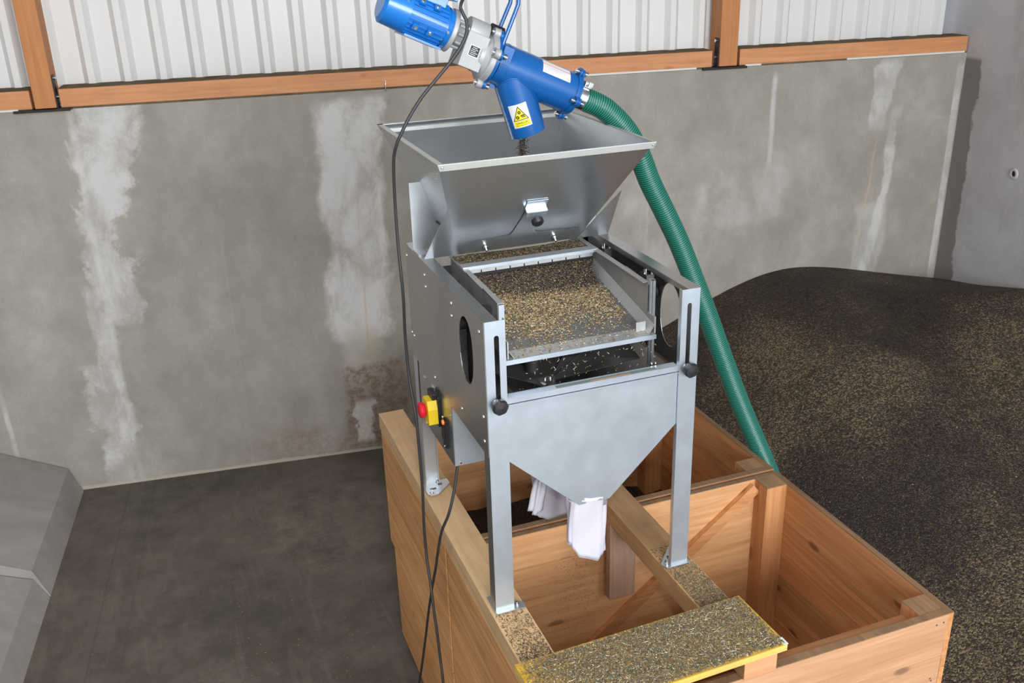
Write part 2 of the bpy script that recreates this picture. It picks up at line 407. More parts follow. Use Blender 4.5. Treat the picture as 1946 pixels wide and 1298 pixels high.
def seeds(name, pts, mats, weights, L=(.006, .010), W=.0024, flat=.25, label=None, cat='seed', seed=1, parent=None):
    """every grain is its own little ridged spindle; pts: (point, normal)"""
    r = random.Random(seed); mb = MB(*mats); cum = []
    tot = sum(weights); a = 0
    for w in weights: a += w/tot; cum.append(a)
    v, f, mi = mb.v, mb.f, mb.mi
    for p, n in pts:
        l = r.uniform(*L)/2; w = W/2*r.uniform(.7, 1.2)
        t = V(n).orthogonal().normalized(); t = Matrix.Rotation(r.random()*2*PI, 3, n) @ t
        t = (t+V(n)*r.uniform(-flat, flat)).normalized(); b = V(n).cross(t).normalized(); u = t.cross(b)
        c = V(p)+V(n)*w*.6; o = len(v)
        for q in (c-t*l, c+t*l, c-b*w, c+b*w, c+u*w*.9): v.append(tuple(q))
        x = r.random(); k = 0
        while k < len(cum)-1 and x > cum[k]: k += 1
        for q in ((0, 2, 4), (2, 1, 4), (1, 3, 4), (3, 0, 4)):
            f.append(tuple(o+i for i in q)); mi.append(k); mb.sm.append(False)
    me = bpy.data.meshes.new(name); me.from_pydata(v, [], f)
    for m in mats: me.materials.append(MT[m])
    me.polygons.foreach_set('material_index', mi); me.update()
    o = bpy.data.objects.new(name, me); COL.objects.link(o)
    return tag(o, label, cat, None, 'stuff') if parent is None else o

# ------------------------------------------------------------------ hall: wall frame u (along), n (towards the wall), z
YW = -.12435
DU = V((math.cos(YW), math.sin(YW), 0)); DN = V((-math.sin(YW), math.cos(YW), 0))
KW, UC, ZF = 3.072, 3.66, -1.10
MW = Matrix.Rotation(YW, 4, 'Z')
WP = lambda u, n, z: DU*u+DN*n+V((0, 0, z))          # n measured from the origin; the wall face is n = KW
def wallobj(mb, name, mat, label=None, kind='structure', off=(0, 0), cat=None, bevel=0):
    """mesh written in wall coordinates (u, n-off, z)"""
    o = mb.build(name, mat, None, bevel); o.matrix_world = MW @ Matrix.Translation((off[0], off[1], 0))
    return tag(o, label, cat, None, kind)
m = MB(); m.box(-6, 7, -7, 5, ZF-.1, ZF)
tag(m.build('floor', 'floor'), 'dark stained bare concrete floor of the grain store', 'floor', None, 'structure')
m = MB(); m.box(-6, UC+.25, 0, .2, ZF, 1.04)
wallobj(m, 'wall_back', 'wall', 'grey concrete back wall with pale lime runs under the white cladding', off=(0, KW), cat='wall')
m = MB(); m.box(0, .25, -5, .6, ZF, 3.2)
wallobj(m, 'wall_right', 'rwall', 'pale concrete side wall on the far side of the seed heap', off=(UC, KW), cat='wall')
m = MB(); m.box(-.25, 0, -6, .2, ZF, 3.2)
wallobj(m, 'wall_left', 'rwall', 'concrete retaining wall on the left', off=(-3.2, KW), cat='wall')
m = MB(); m.box(-3.5, UC+.3, -9, .6, 3.2, 3.3)
wallobj(m, 'ceiling', 'roof', 'grey roof underside of the grain store', off=(0, KW), cat='ceiling')
# wall tie hole in the right wall
m = MB('steel_black', 'rwall'); c = V((UC-.001, 2.508, .42))
m.lathe(c, (-1, 0, 0), [(0, .034), (.008, .028), (.008, .018), (.0, .015)], 16, 1); m.cyl(c, c+V((-.004, 0, 0)), .016, n=14, mi=0)
o = m.build('wall_tie_hole'); o.matrix_world = MW; tag(o, 'small round tie hole in the pale side wall', 'tie hole')
# trapezoidal sheet
m = MB(); P = .1744; prof = []
k0 = -14
for k in range(k0, 29):
    u = -1.336+P*k
    if u > UC-.04: prof += [(UC, .045)]; break
    prof += [(u-.042, .045), (u-.016, .012), (u+.016, .012), (u+.042, .045)]
N = len(prof)
vs = [(a, b, 1.10) for a, b in prof]+[(a, b, 3.2) for a, b in prof]
m.add(vs, [(i, i+1, N+i+1, N+i) for i in range(N-1)])
vs = [(a, b+.002, 1.10) for a, b in prof]+[(a, b+.002, 3.2) for a, b in prof]
m.add(vs, [(N+i, N+i+1, i+1, i) for i in range(N-1)])
wallobj(m, 'wall_back_cladding', 'sheet', 'white ribbed metal sheet cladding above the concrete back wall', off=(0, KW+.115), cat='cladding')
# timber frame on the wall
def trim(name, u0, u1, lab, foam=()):
    m = MB('frame_x', 'ledge', 'foam'); m.box(u0, u1, 0, .11, 1.05, 1.138, 0); m.box(u0, u1, .004, .15, 1.138, 1.141, 1)
    m.box(u0, u1, .004, .12, 1.04, 1.05, 1)
    for a, b in foam: m.box(a, b, -.006, .02, 1.042, 1.053, 2)
    wallobj(m, name, None, lab, off=(0, KW), cat='timber sill', bevel=.002)
trim('trim_1', -5, -1.615, 'orange timber sill on the wall left of the leaning post', [(-2.1, -1.68)])
trim('trim_2', -1.48, 1.995, 'long orange timber sill on the wall between the two posts', [(1.1, 1.9)])
trim('trim_3', 2.165, UC-.005, 'orange timber sill on the wall between the right post and the side wall', [(2.2, 2.3), (2.85, 3.64)])
def post(name, u0, u1, side, lab):
    m = MB(); m.box(u0, u1, -.01, .125, 1.05, 3.2)
    o = wallobj(m, name, 'frame_z', lab, off=(0, KW), cat='timber post', bevel=.003)
    b = MB('steel_black', 'bolt'); s = u1 if side > 0 else u0
    a, c = (s, s+.006) if side > 0 else (s-.006, s)
    b.box(a, c, .0, .05, 1.045, 1.205); b.box(min(a, s+side*.07), max(c, s+side*.07), -.012, .06, 1.04, 1.047)
    b.box(u0-.1, u1+.06, -.02, .05, 1.034, 1.046)
    for z in (1.19, 1.10): b.cyl((s+side*.004, .025, z), (s+side*.016, .025, z), .009, n=8, mi=1)
    q = b.build('steel_bracket'); q.parent = o; q['label'] = 'dark steel angle bracket'
post('trim_4', -1.60, -1.50, 1, 'orange timber post standing on the back wall near the left edge')
post('trim_5', 2.035, 2.145, -1, 'orange timber post standing on the back wall above the seed heap')
m = MB(); m.tube([(-.095+.225, -.004, 1.03), (.13, -.012, 1.06), (.132, -.004, 1.085)], .003, 6)
wallobj(m, 'bent_nail', 'bolt', 'small bent nail sticking out of the long timber sill', off=(0, KW), kind='thing', cat='nail')
# retaining-wall foot blocks at the left
def footblock(name, n0, n1, ze, slope, lab):
    m = MB(); out = [(-1.775, ZF), (-1.83, ze), (-3.2, ze+slope*1.37), (-3.2, ZF)]
    m.prism([(a, b) for a, b in out], (0, n1, 0), (1, 0, 0), (0, 0, 1), n1-n0)
    o = wallobj(m, name, 'block', lab, kind='thing', cat='concrete block', bevel=.002)
footblock('concrete_foot_block', 2.06, KW-.012, -.945, .46, 'sloping concrete foot block in the corner against the back wall')
footblock('concrete_foot_block', .2, 2.05, -.985, .37, 'lower sloping concrete foot block in front of the one against the wall')
for o in COL.objects:
    if o.name.startswith('concrete_foot_block'): o.location = (0, 0, 0)

# ------------------------------------------------------------------ crates
def boards_x(m, x0, x1, y0, y1, zt, zb, w, mi=0):        # panel facing y, boards run along x
    z = zt; k = 0
    while z > zb+.02:
        h = min(w, z-zb); j = (k % 3)*.0006
        m.box(x0, x1, y0+j, y1-j, z-h+.0012, z, mi); z -= h; k += 1
def boards_y(m, x0, x1, y0, y1, zt, zb, w, mi=0):
    z = zt; k = 0
    while z > zb+.02:
        h = min(w, z-zb); j = (k % 3)*.0006
        m.box(x0+j, x1-j, y0, y1, z-h+.0012, z, mi); z -= h; k += 1
ZT, ZB = -.071, -1.0
def crate(x0, x1, y0, y1, lab, ins=0.):
    r = empty('wooden_crate', ((x0+x1)/2, (y0+y1)/2, ZF), lab, 'crate', 'potato box crates under the machine')
    t = .02
    m = MB('ply_y'); boards_y(m, x0, x0+t, y0, y1, ZT, -.60, .265); boards_y(m, x0+.002, x0+t, y0, y1-ins, -.606, ZB-.05, .2); part(m, 'side_panel', None, r, .0015)
    m = MB('pine_y', 'top_dirty'); boards_y(m, x1-t, x1, y0, y1, ZT-.003, ZB, .098); m.box(x1-t, x1, y0, y1, ZT-.003, ZT, 1); part(m, 'side_panel', None, r)
    m = MB('pine_end', 'top_dirty'); boards_x(m, x0+t, x1-t, y0, y0+.024, ZT-.003, ZB, .15); m.box(x0+t, x1-t, y0, y0+.024, ZT-.003, ZT, 1); part(m, 'end_panel', None, r)
    m = MB('pine_front', 'top_dirty'); boards_x(m, x0+t, x1-t, y1-.018, y1, ZT-.003, -.62, .137); boards_x(m, x0+t, x1-t, y1-.018-ins, y1-ins, -.62, ZB, .15); m.box(x0+t, x1-t, y1-.018, y1, ZT-.003, ZT, 1); part(m, 'end_panel', None, r)
    for (px, py) in ((x0+t, y0+.024), (x1-t-.083, y0+.024), (x0+t, y1-.018-.075), (x1-t-.083, y1-.018-.075)):
        m = MB('pine_z', 'top_dirty'); m.box(px, px+.083, py, py+.075, -.61, ZT-.004); m.box(px, px+.083, py-(ins if py > (y0+y1)/2 else 0), py+.075-(ins if py > (y0+y1)/2 else 0), ZB, -.61); m.box(px, px+.083, py, py+.075, ZT-.004, ZT-.001, 1)
        part(m, 'corner_post', None, r)
    m = MB('pine_x'); 
    for k in range(6):
        d = (y1-y0-.05)/6; m.box(x0+t, x1-t, y0+.025+k*d, y0+.022+(k+1)*d, ZB, ZB+.018)
    part(m, 'bottom_boards', None, r)
    for k in (0, .5, 1):
        m = MB('ply_y'); xx = x0+.03+(x1-x0-.16)*k; m.box(xx, xx+.1, y0+.01, y1-.01-ins, ZF, ZB-.001); part(m, 'skid', None, r)
    return r
CX0, CX1 = -.015, 1.26
cr_rear = crate(CX0, CX1, .462, 1.345, 'rear wooden box crate holding dark seed, right behind the front one', .055)
cr_front = crate(CX0, CX1, -.432, .445, 'front wooden box crate, empty, under the yellow board')
def brace(root, a, b, y0, y1, w, name='diagonal_brace'):
    a, b = V(a), V(b); d = (b-a).normalized(); n = V((-d.y, d.x))
    m = MB('pine_x'); pts = [a+n*w/2, b+n*w/2, b-n*w/2, a-n*w/2]
    m.prism([(p.x, p.y) for p in pts], (0, y1, 0), (1, 0, 0), (0, 0, 1), y1-y0); part(m, name, None, root, .001)
brace(cr_front, (1.15, -.10), (.50, -.60), .405, .427, .042)
m = MB('pine_x'); m.box(.09, 1.155, -.408, -.345, -.20, -.112); part(m, 'inner_rail', None, cr_front, .001)
m = MB('pine_y', 'top_dirty'); m.box(CX1-.05, CX1-.0205, -.33, .36, -.96, -.90); part(m, 'inner_rail', None, cr_front)
# nails on the front crate's corner
for x, z in ((1.20, -.10), (1.225, -.098), (1.21, -.30), (1.215, -.31)): m = MB('bolt'); m.cyl((x, -.4335, z), (x, -.431, z), .003, n=8); part(m, 'nail', None, cr_front)

# support timbers
def timber(x0, x1, y0, y1, lab, dirty):
    r = empty('support_timber', ((x0+x1)/2, (y0+y1)/2, ZT), lab, 'timber', 'support timbers under the machine legs')
    m = MB('beam_dirty' if dirty else 'beam_y', 'block_end'); m.box(x0, x1, y0, y1, ZT+.001, -.0035); m.box(x0+.0015, x1-.0015, y0-.0006, y0, ZT+.0025, -.005, 1)
    part(m, 'squared_timber', None, r, .003)
    return r
tL = timber(-.014, .088, -.44, 1.368, 'squared timber along the crates under the left legs of the machine', False)
tR = timber(.541, .643, -.44, 1.368, 'dusty squared timber across the crates under the right legs of the machine', True)
m = MB(); m.box(.543, .642, .368, .40, -.385, ZT+.0005); part(m, 'cleat', 'cleat', tR, .002, 'short greyish upright cleat')
# yellow board on top
def rotz(a, c): return Matrix.Translation(c) @ Matrix.Rotation(a, 4, 'Z') @ Matrix.Translation(-V(c))
m = MB('yboard', 'yedge'); Mx = rotz(.03, (.31, -.35, 0))
m.box(-.035, .66, -.4625, -.238, .0188, .0215, 0, Mx); m.box(-.035, .66, -.4625, -.238, .0, .0188, 1, Mx)
ob = m.build('scaffold_board', None); tag(ob, 'short yellow painted board covered in seed, laid across the two timbers', 'board')
m = MB(); m.box(.648, .662, -.4635, -.435, .0215, .0225, 0, Mx)
q = m.build('paint_chip', 'foam', ob)

# ------------------------------------------------------------------ seed cleaner
H, D, W = .888, .7545, .62
MR = empty('seed_cleaning_machine', (W/2, D/2, 0), 'galvanised steel seed cleaner on four legs standing on the crate timbers', 'machine')
TH = .002
def slot(cx, z0, z1, w, n=7):
    r = w/2; pts = []
    for i in range(n): a = PI*i/(n-1); pts.append((cx+r*math.cos(a), z1-r+r*math.sin(a)))
    for i in range(n): a = PI+PI*i/(n-1); pts.append((cx+r*math.cos(a), z0+r+r*math.sin(a)))
    return pts
# side panels with hand holes
def side(x, s):
    m = MB(); outer = [(0, .502), (D, .502), (D, H), (0, H)]
    hole = [(.155+.058*math.cos(a)*(1 if True else 1), .752+.097*math.copysign(abs(math.sin(a))**.8, math.sin(a))) for a in [2*PI*i/28 for i in range(28)]]
    m.plate(outer, [hole], (x, 0, 0), (0, 1, 0), (0, 0, 1), TH*(-s))
    xi = x+s*.034
    m.box(min(x, xi), max(x, xi), .0, D, H-TH, H)              # folded top flange
    m.box(min(xi, xi+s*.002), max(xi, xi+s*.002), .0, D, H-.016, H)
    o = part(m, 'side_panel', 'galv_shaded', MR)
    for (y, z) in ((.541, .847), (.536, .811), (.274, .847), (.277, .809), (.037, .85), (.746, .586), (.72, .583), (.493, .529), (.223, .546), (.03, .61), (.03, .537), (.745, .85)):
        r = .0062 if y > .1 else .007
        b = MB(); b.lathe((x-s*.0, y, z), (-s, 0, 0), [(0, r), (.003, r*.9), (.005, r*.5), (.005, 0)], 12)
        q = b.build('panel_bolt', 'bolt', None); q.parent = o; q.matrix_parent_inverse = Matrix.Identity(4)
    for (y, z) in ((.525, .541), (.25, .563)):
        b = MB(); b.lathe((x, y, z), (-s, 0, 0), [(0, .003), (.002, .002), (.002, 0)], 8)
        q = b.build('panel_rivet', 'bolt', None); q.parent = o; q.matrix_parent_inverse = Matrix.Identity(4)
    return o
sL = side(0, 1); sR = side(W, -1)
# legs
def leg(x, s, y, t, slotted):
    """x: outer side plane, s: towards the middle, y: outer face plane, t: +1 front leg"""
    m = MB(); w = .0555
    if slotted:
        cx = x+s*.031
        outer = [(x, .003), (x+s*w, .003), (x+s*w, H), (x, H)]
        m.plate(outer, [slot(cx, .648, .848, .0135)], (0, y, 0), (1, 0, 0), (0, 0, 1), TH)
    else:
        m.box(min(x, x+s*w), max(x, x+s*w), min(y, y-TH), max(y, y-TH), .003, H)
    yi = y+t*.042
    m.mats = ['galv_lit' if slotted else 'galv', 'galv_shaded']  # front legs: face in the lit steel, side flange in the shaded one
    m.box(min(x, x+s*TH), max(x, x+s*TH), min(y+t*.0005, yi), max(y+t*.0005, yi), .003, .51, 1)
    if not slotted: m.box(min(x-s*.0012, x), max(x-s*.0012, x), D-.036, D, .003, H)
    m.box(min(x+s*(w-TH), x+s*w), max(x+s*(w-TH), x+s*w), min(y, y+t*.014), max(y, y+t*.014), .003, H)
    o = part(m, 'leg', None, MR)
    f = MB('galv', 'bolt')
    if t > 0: Q = [(-.004, .07), (-.004, -.012), (.0, -.016), (.08, -.016), (.087, -.01), (.087, .012), (.04, .03), (.012, .07)]
    else: Q = [(-.004, -.076), (.004, -.085), (.03, -.085), (.088, -.03), (.088, .004), (-.004, .004)]
    holes = [] if t > 0 else [[(.012, -.052), (.034, -.052), (.034, -.04), (.012, -.04)], [(.046, -.03), (.062, -.03), (.062, -.016), (.046, -.016)]]
    if s < 0 and t > 0: Q = [(-.008, -.011), (.072, -.013), (.083, .012), (.016, .085), (-.006, .085)]; holes = [[(.058, .012), (.07, .014), (.058, .028)], [(.04, .036), (.05, .028), (.046, .042), (.04, .044)]]
    f.plate([(x+s*a, y+b) for a, b in Q], [[(x+s*a, y+b) for a, b in h] for h in holes], (0, 0, -.0002), (1, 0, 0), (0, 1, 0), .003)
    for a, b in (((.008, .05), (.066, .004)) if t > 0 else ((.012, -.066), (.05, -.004))):
        f.cyl((x+s*a, y+b, .003), (x+s*a, y+b, .007), .0065, n=6, mi=1); f.cyl((x+s*a, y+b, .007), (x+s*a, y+b, .012), .0035, n=8, mi=1)
    q = f.build('foot_plate'); q.parent = o
    return o
leg(0, 1, 0, 1, True); leg(W, -1, 0, 1, True); leg(0, 1, D, -1, False); leg(W, -1, D, -1, False)
# clamp knobs in the slots
for cx in (.027, .589):
    m = MB('black', 'bolt'); z = .657
    m.cyl((cx, .004, z), (cx, -.012, z), .005, n=12, mi=1); m.lathe((cx, -.003, z), (0, -1, 0), [(0, .006), (0, .013), (.002, .013), (.002, .006)], 20, 1)
    n = 14; r0 = .0215
    for (ya, ra, yb, rb) in ((-.010, .6, -.016, .95), (-.016, .95, -.028, 1), (-.028, 1, -.034, .8), (-.034, .8, -.036, .0)):
        A = []; B = []
        for i in range(n*4):
            a = 2*PI*i/(n*4); k = 1+.03*math.cos(7*a)
            A.append((cx+r0*ra*k*math.cos(a), ya, z+r0*ra*k*math.sin(a))); B.append((cx+r0*rb*k*math.cos(a), yb, z+r0*rb*k*math.sin(a)))
        nn = n*4; m.add(A+B, [(i, (i+1) % nn, nn+(i+1) % nn, nn+i) for i in range(nn)], 0, True)
    part(m, 'clamp_knob', None, MR, 0, 'black star knob')
# front V panel
m = MB(); yv = .0042
m.plate([(.0555, .476), (.261, .288), (.357, .286), (.5635, .483), (.5635, .645), (.0555, .645)], [], (0, yv, 0), (1, 0, 0), (0, 0, 1), -TH)
m.box(.0555, .5635, yv-.006, yv+.012, .643, .646)
part(m, 'front_panel', 'galv_lit', MR)
m = MB('galv_lit', 'etch', 'red', 'lip_grey', 'pine_x')
m.box(.054, .564, -.0008+.003, .006, .648, .663, 0); m.box(.054, .564, .002, .030, .662, .664, 0); m.box(.054, .564, .029, .031, .640, .664, 0)
m.plate(slot(0, 0, .36, .014), [], (.165+.36, .0, .6645), (0, 1, 0), (-1, 0, 0), -.0006, 1) if False else m.box(.20, .50, .006, .022, .664, .6646, 3); m.box(.30, .42, .010, .014, .6646, .6650, 4)
part(m, 'front_lip', None, MR)
# discharge funnel
m = MB()
def quad(mb, a, b, c, d, th=.0015, mi=0):
    a, b, c, d = map(V, (a, b, c, d)); n = (b-a).cross(c-a).normalized()*th
    vs = [a, b, c, d, a+n, b+n, c+n, d+n]
    mb.add(vs, [(0, 1, 2, 3), (7, 6, 5, 4), (0, 4, 5, 1), (1, 5, 6, 2), (2, 6, 7, 3), (3, 7, 4, 0)], mi)
yb = .56
quad(m, (.006, .03, .60), (.006, yb, .60), (.262, yb, .292), (.262, .01, .292)); quad(m, (.614, yb, .60), (.614, .03, .60), (.356, .01, .292), (.356, yb, .292))
quad(m, (.004, yb, .64), (.616, yb, .64), (.40, yb, .29), (.22, yb, .29))
m.box(.262, .356, .006, .20, .286, .290); m.box(.262, .356, .29, yb, .286, .290)
part(m, 'discharge_funnel', 'galv_shaded', MR)
for y0 in (.012, .20): m = MB(); m.box(.264, .354, y0, y0+.085, .262, .288); part(m, 'outlet_spout', 'galv', MR)
# seed bags live below as things of their own
# sieve box ------------------------------------------------
FZ = lambda y: .722+(y-.11)*(.088/.46)          # tray floor height
for (xo, xi, s, y0) in ((.100, .128, 1, .178), (.550, .522, -1, .162)):
    m = MB()
    # outer wall, top flange, sloping inner fold
    ys = [y0, .30, .45, .60]
    for ya, yb2 in zip(ys, ys[1:]):
        quad(m, (xo, ya, FZ(ya)-.02), (xo, yb2, FZ(yb2)-.02), (xo, yb2, .868), (xo, ya, .862+.0*ya)) if s > 0 else quad(m, (xo, yb2, FZ(yb2)-.02), (xo, ya, FZ(ya)-.02), (xo, ya, .862), (xo, yb2, .868))
    quad(m, (xo, y0, .862), (xo, .62, .868), (xo+s*.018, .62, .868), (xo+s*.018, y0, .862))
    quad(m, (xo+s*.002, .112, FZ(.112)+.028), (xo+s*.002, .60, FZ(.60)+.028), (xo+s*.021, .60, FZ(.60)), (xo+s*.021, .112, FZ(.112)))
    m.box(min(xo, xo+s*.004), max(xo, xo+s*.004), .112, y0, FZ(.12), FZ(.12)+.05)
    part(m, 'sieve_side', 'galv_dusty', MR)
m = MB('tray_floor', 'galv_dusty', 'galv_lit')
quad(m, (.12, .145, FZ(.145)), (.53, .145, FZ(.145)), (.53, .66, FZ(.66)), (.12, .66, FZ(.66)), -.0015, 0)
quad(m, (.096, .108, FZ(.108)), (.548, .108, FZ(.108)), (.548, .150, FZ(.15)+.001), (.096, .150, FZ(.15)+.001), -.0015, 1)
m.box(.092, .549, .105, .108, FZ(.108)-.0125, FZ(.108)+.001, 2)
m.box(.50, .53, .135, .138, FZ(.138), FZ(.138)+.028, 1)
part(m, 'sieve_tray', None, MR, 0, 'grey sieve plate with a bright front lip')
m = MB('galv_dusty', 'galv_lit')
m.box(.102, .548, .488, .524, .868, .870, 0); m.box(.104, .538, .4865, .4885, .860, .870, 1)
part(m, 'rear_bar', None, MR)
m = MB('galv_dusty', 'dark')
for k in range(9): x = .122+k*.0465; m.box(x, x+.0425, .505, .507, .842, .855, 0)
m.box(.12, .54, .5075, .509, .80, .868, 1); m.box(.12, .54, .5045, .5075, .850, .86, 0)
part(m, 'slotted_baffle', None, MR, 0, 'pale slotted plate behind the bar')
# end bracket with rounded nose, right of the sieve; small white fold on the left wall
m = MB(); m.box(.551, .559, .135, .150, .60, .872); m.cyl((.556, .150, .60), (.556, .150, .872), .009, n=12); part(m, 'sieve_arm', 'galv', MR)
m = MB(); m.box(.101, .117, .172, .180, .79, .858); part(m, 'sieve_arm', 'galv_lit', MR)
# drive parts under the sieve
m = MB('galv_shaded', 'dark', 'bolt')
quad(m, (.06, .20, .665), (.40, .35, .69), (.40, .24, .66), (.20, .10, .63), .002, 0)
quad(m, (.22, .12, .63), (.56, .22, .60), (.56, .30, .62), (.30, .20, .66), .002, 0)
m.cyl((.19, .16, .655), (.19, .16, .70), .02, n=20, mi=1); m.cyl((.40, .30, .66), (.40, .30, .72), .03, n=20, mi=1)
m.cyl((.22, .13, .632), (.22, .13, .64), .024, n=24, mi=0)
for dx in (-.008, .008): m.cyl((.22+dx, .122, .64), (.22+dx, .122, .647), .004, n=8, mi=2)
part(m, 'sieve_drive', None, MR)
for dx in (0, .012): m = MB(); m.cyl((.50+dx, .04, .664), (.50+dx, .04, .670), .0045, n=8); part(m, 'lip_bolt', 'bolt', MR)
for y in (.24, .52):
    m = MB('dark', 'bolt', 'galv_shaded')
    m.cyl((.556, y, .80), (.616, y, .80), .02, n=16, mi=0)
    m.box(.575, .60, y-.02, y+.02, .83, .86, 2)
    for dx, dy in ((.578, 0), (.59, .012), (.598, -.012)): m.cyl((dx, y+dy, .86), (dx, y+dy, .872), .0045, n=8, mi=1)
    part(m, 'rubber_mount', None, MR)
    m = MB(); m.cyl((.004, y, .80), (.098, y, .80), .02, n=16, mi=0); part(m, 'rubber_mount', 'dark', MR)
m = MB(); quad(m, (.028, .05, .62), (.028, .24, .62), (.028, .24, .86), (.028, .05, .86)); m.cyl((.05, .17, .62), (.05, .17, .86), .03, n=20)  # black sheet and cylinder stand in for the dark interior behind the hole
part(m, 'dark_hole_backing', 'dark', MR)
m = MB(); m.box(.003, .617, D-.02, D-.018, .50, .80); part(m, 'rear_panel', 'galv_shaded', MR)
# hopper ---------------------------------------------------
HC = dict(TF=(.29, 1.226), TR=(.96, 1.226), BF=(.563, .888), BR=(.66, .888))
X0, X1, B0, B1 = -.011, .629, .111, .508
m = MB(); t = .002
A = (X0, .29, 1.226); B = (X1, .29, 1.226); Cc = (X1, .96, 1.226); Dd = (X0, .96, 1.226)
a = (B0, .563, .888); b = (B1, .563, .888); cc = (B1, .66, .888); dd = (B0, .66, .888)
quad(m, A, B, b, a, .002); quad(m, B, Cc, cc, b, .002); quad(m, Cc, Dd, dd, cc, .002); quad(m, Dd, A, a, dd, .002)
hop = part(m, 'hopper', 'galv_in', MR, 0, 'wide flared feed hopper with a folded rim')
def hpart(mb, name, mat=None, label=None, bevel=0):
    q = mb.build(name, mat, None, bevel); q.parent = hop
    q.matrix_parent_inverse = Matrix.Identity(4)
    if label: q['label'] = label
    return q
m = MB(); r = .003; zt, zl = 1.229, 1.211
q = .018*.8; e = .018*.36
quad(m, (X0-r, .29-r, zt), (X1+r, .29-r, zt), (X1+r-e, .29-r+.004, zl), (X0-r+e, .29-r+.004, zl), .0015)
quad(m, (X0-r, .96+r, zt), (X0-r, .29-r, zt), (X0-r+e, .29-r+.004, zl), (X0-r+e, .96+r-q, zl), .0015)
quad(m, (X1+r, .29-r, zt), (X1+r, .96+r, zt), (X1+r-e, .96+r-q, zl), (X1+r-e, .29-r+.004, zl), .0015)
quad(m, (X1+r, .96+r, zt), (X0-r, .96+r, zt), (X0-r+e, .96-q, zl), (X1+r-e, .96-q, zl), .0015)
w = .013
m.box(X0-r, X1+r, .29-r, .29+.002, zt-.001, zt+.001); m.box(X0-r, X0+w, .29, .96, zt-.001, zt+.001); m.box(X1-w*.4, X1+r, .29, .96, zt-.001, zt+.001)
m.box(X0-r, X1+r, .96-w, .96+r, zt-.001, zt+.001); m.box(X0+.008, X1-.008, .938, .941, 1.199, 1.216)
hpart(m, 'hopper_rim', 'rim')
# wings down to the machine and the rear support plate
m = MB()
quad(m, (.045, .416, 1.070), (.111, .562, .888), (.006, .563, .888), (.0445, .4165, 1.0695), .0015)
hpart(m, 'hopper_wing', 'galv'); m = MB()
quad(m, (.592, .421, 1.064), (.618, .564, .888), (.508, .562, .888), (.5915, .4215, 1.0635), .0015)
hpart(m, 'hopper_wing', 'galv')
m = MB(); m.box(.50, .62, .662, .664, .888, 1.10); hpart(m, 'support_plate', 'galv', 'pale upright support plate')
m = MB(); m.box(.0, .12, .662, .664, .888, 1.10); m.box(0, .03, .60, .664, .888, .892)
hpart(m, 'support_plate', 'galv', 'pale upright support plate')
HN = V((0, -.778, -.6283)); HS = V((0, .628, -.778))          # front face: normal, down-slope
hp = lambda x, z, o=0.: V((x, .29+(1.226-z)*.273/.338, z))+HN*o
m = MB(); pts = spline([hp(.136, .935, .0015), hp(.25, .942, .0015), hp(.268, .95, .0015), hp(.277, .975, .0015), hp(.284, 1.0, .0015), hp(.290, 1.03, .0015)], .006); m.tube(pts, .0011, 5)
hpart(m, 'gate_slot', 'etch'); m = MB()
m.tube(spline([hp(.348, .950, .0015), hp(.356, .944, .0015), hp(.40, .941, .0015), hp(.494, .937, .0015)], .01), .0010, 5)
hpart(m, 'gate_slot', 'etch')
Mg = Matrix(((1, 0, 0, .318), (0, HS.y, HN.y, hp(0, 1.045).y), (0, HS.z, HN.z, 1.045), (0, 0, 0, 1)))
m = MB('galv_lit', 'black', 'bolt'); m.box(-.032, .034, -.030, .002, .002, .004, 0, Mg); m.box(-.032, .034, .0, .002, .004, .020, 0, Mg); m.box(-.030, .034, .002, .022, .018, .0205, 0, Mg)
k0 = Mg @ V((.004, .03, .012)); kd = (V((0, -.75, -.66))).normalized()
m.cyl(k0-kd*.012, k0+kd*.012, .004, n=10, mi=2); m.lathe(k0+kd*.010, kd, [(0, .007), (.006, .018), (.016, .0185), (.021, .014), (.021, 0)], 20, 1)
hpart(m, 'gate_handle', None, 'bright tab with a black knob')
for x in (.196, .424):
    m = MB(); p = hp(x, .908, .002); m.cyl(p, p+HN*.016, .004, n=8); m.cyl(p, p+HN*.006, .008, n=6); hpart(m, 'gate_bolt', 'bolt')
for x in (-.001, .622):
    m = MB(); p = V((x, .2865, 1.221)); m.lathe(p, (0, -1, 0), [(0, .0035), (.0015, .002), (.0015, 0)], 8); hpart(m, 'rim_rivet', 'bolt')
for z in (1.20, 1.185): m = MB(); m.lathe((X0+.002, .296+(1.226-z)*.8, z), (-1, 0, 0), [(0, .003), (.0015, .002), (.0015, 0)], 8); hpart(m, 'rim_rivet', 'bolt')
# control box ----------------------------------------------
m = MB(); m.box(.001, .20, .342, .70, .293, .503)
cb = part(m, 'control_box', 'galv_shaded', MR, .0015)
def cpart(mb, name, mat=None, label=None, bevel=0):
    q = mb.build(name, mat, None, bevel); q.parent = cb; q.matrix_parent_inverse = Matrix.Identity(4)
    if label: q['label'] = label
    return q
m = MB(); m.box(.003, .20, .3405, .3415, .2935, .5025); cpart(m, 'box_front', 'galv_lit')  # thin lit copy of the box steel on its front face
m = MB('black', 'yellow', 'red')
m.box(-.010, .001, .455, .535, .375, .475, 0); m.box(-.022, -.008, .47, .525, .44, .482, 0)
m.prism([(.458, .385), (.53, .385), (.53, .435), (.515, .462), (.47, .462), (.458, .435)], (-.040, 0, 0), (0, 1, 0), (0, 0, 1), .030, 1)
m.box(-.041, -.020, .488, .500, .378, .386, 1)
m.lathe((-.040, .494, .425), (-1, 0, 0), [(0, .015), (.006, .024), (.016, .026), (.021, .02), (.022, 0)], 24, 2)
cpart(m, 'emergency_stop', None, 'red mushroom button on a yellow housing', .0012)
m = MB('black', 'lamp', 'bolt')
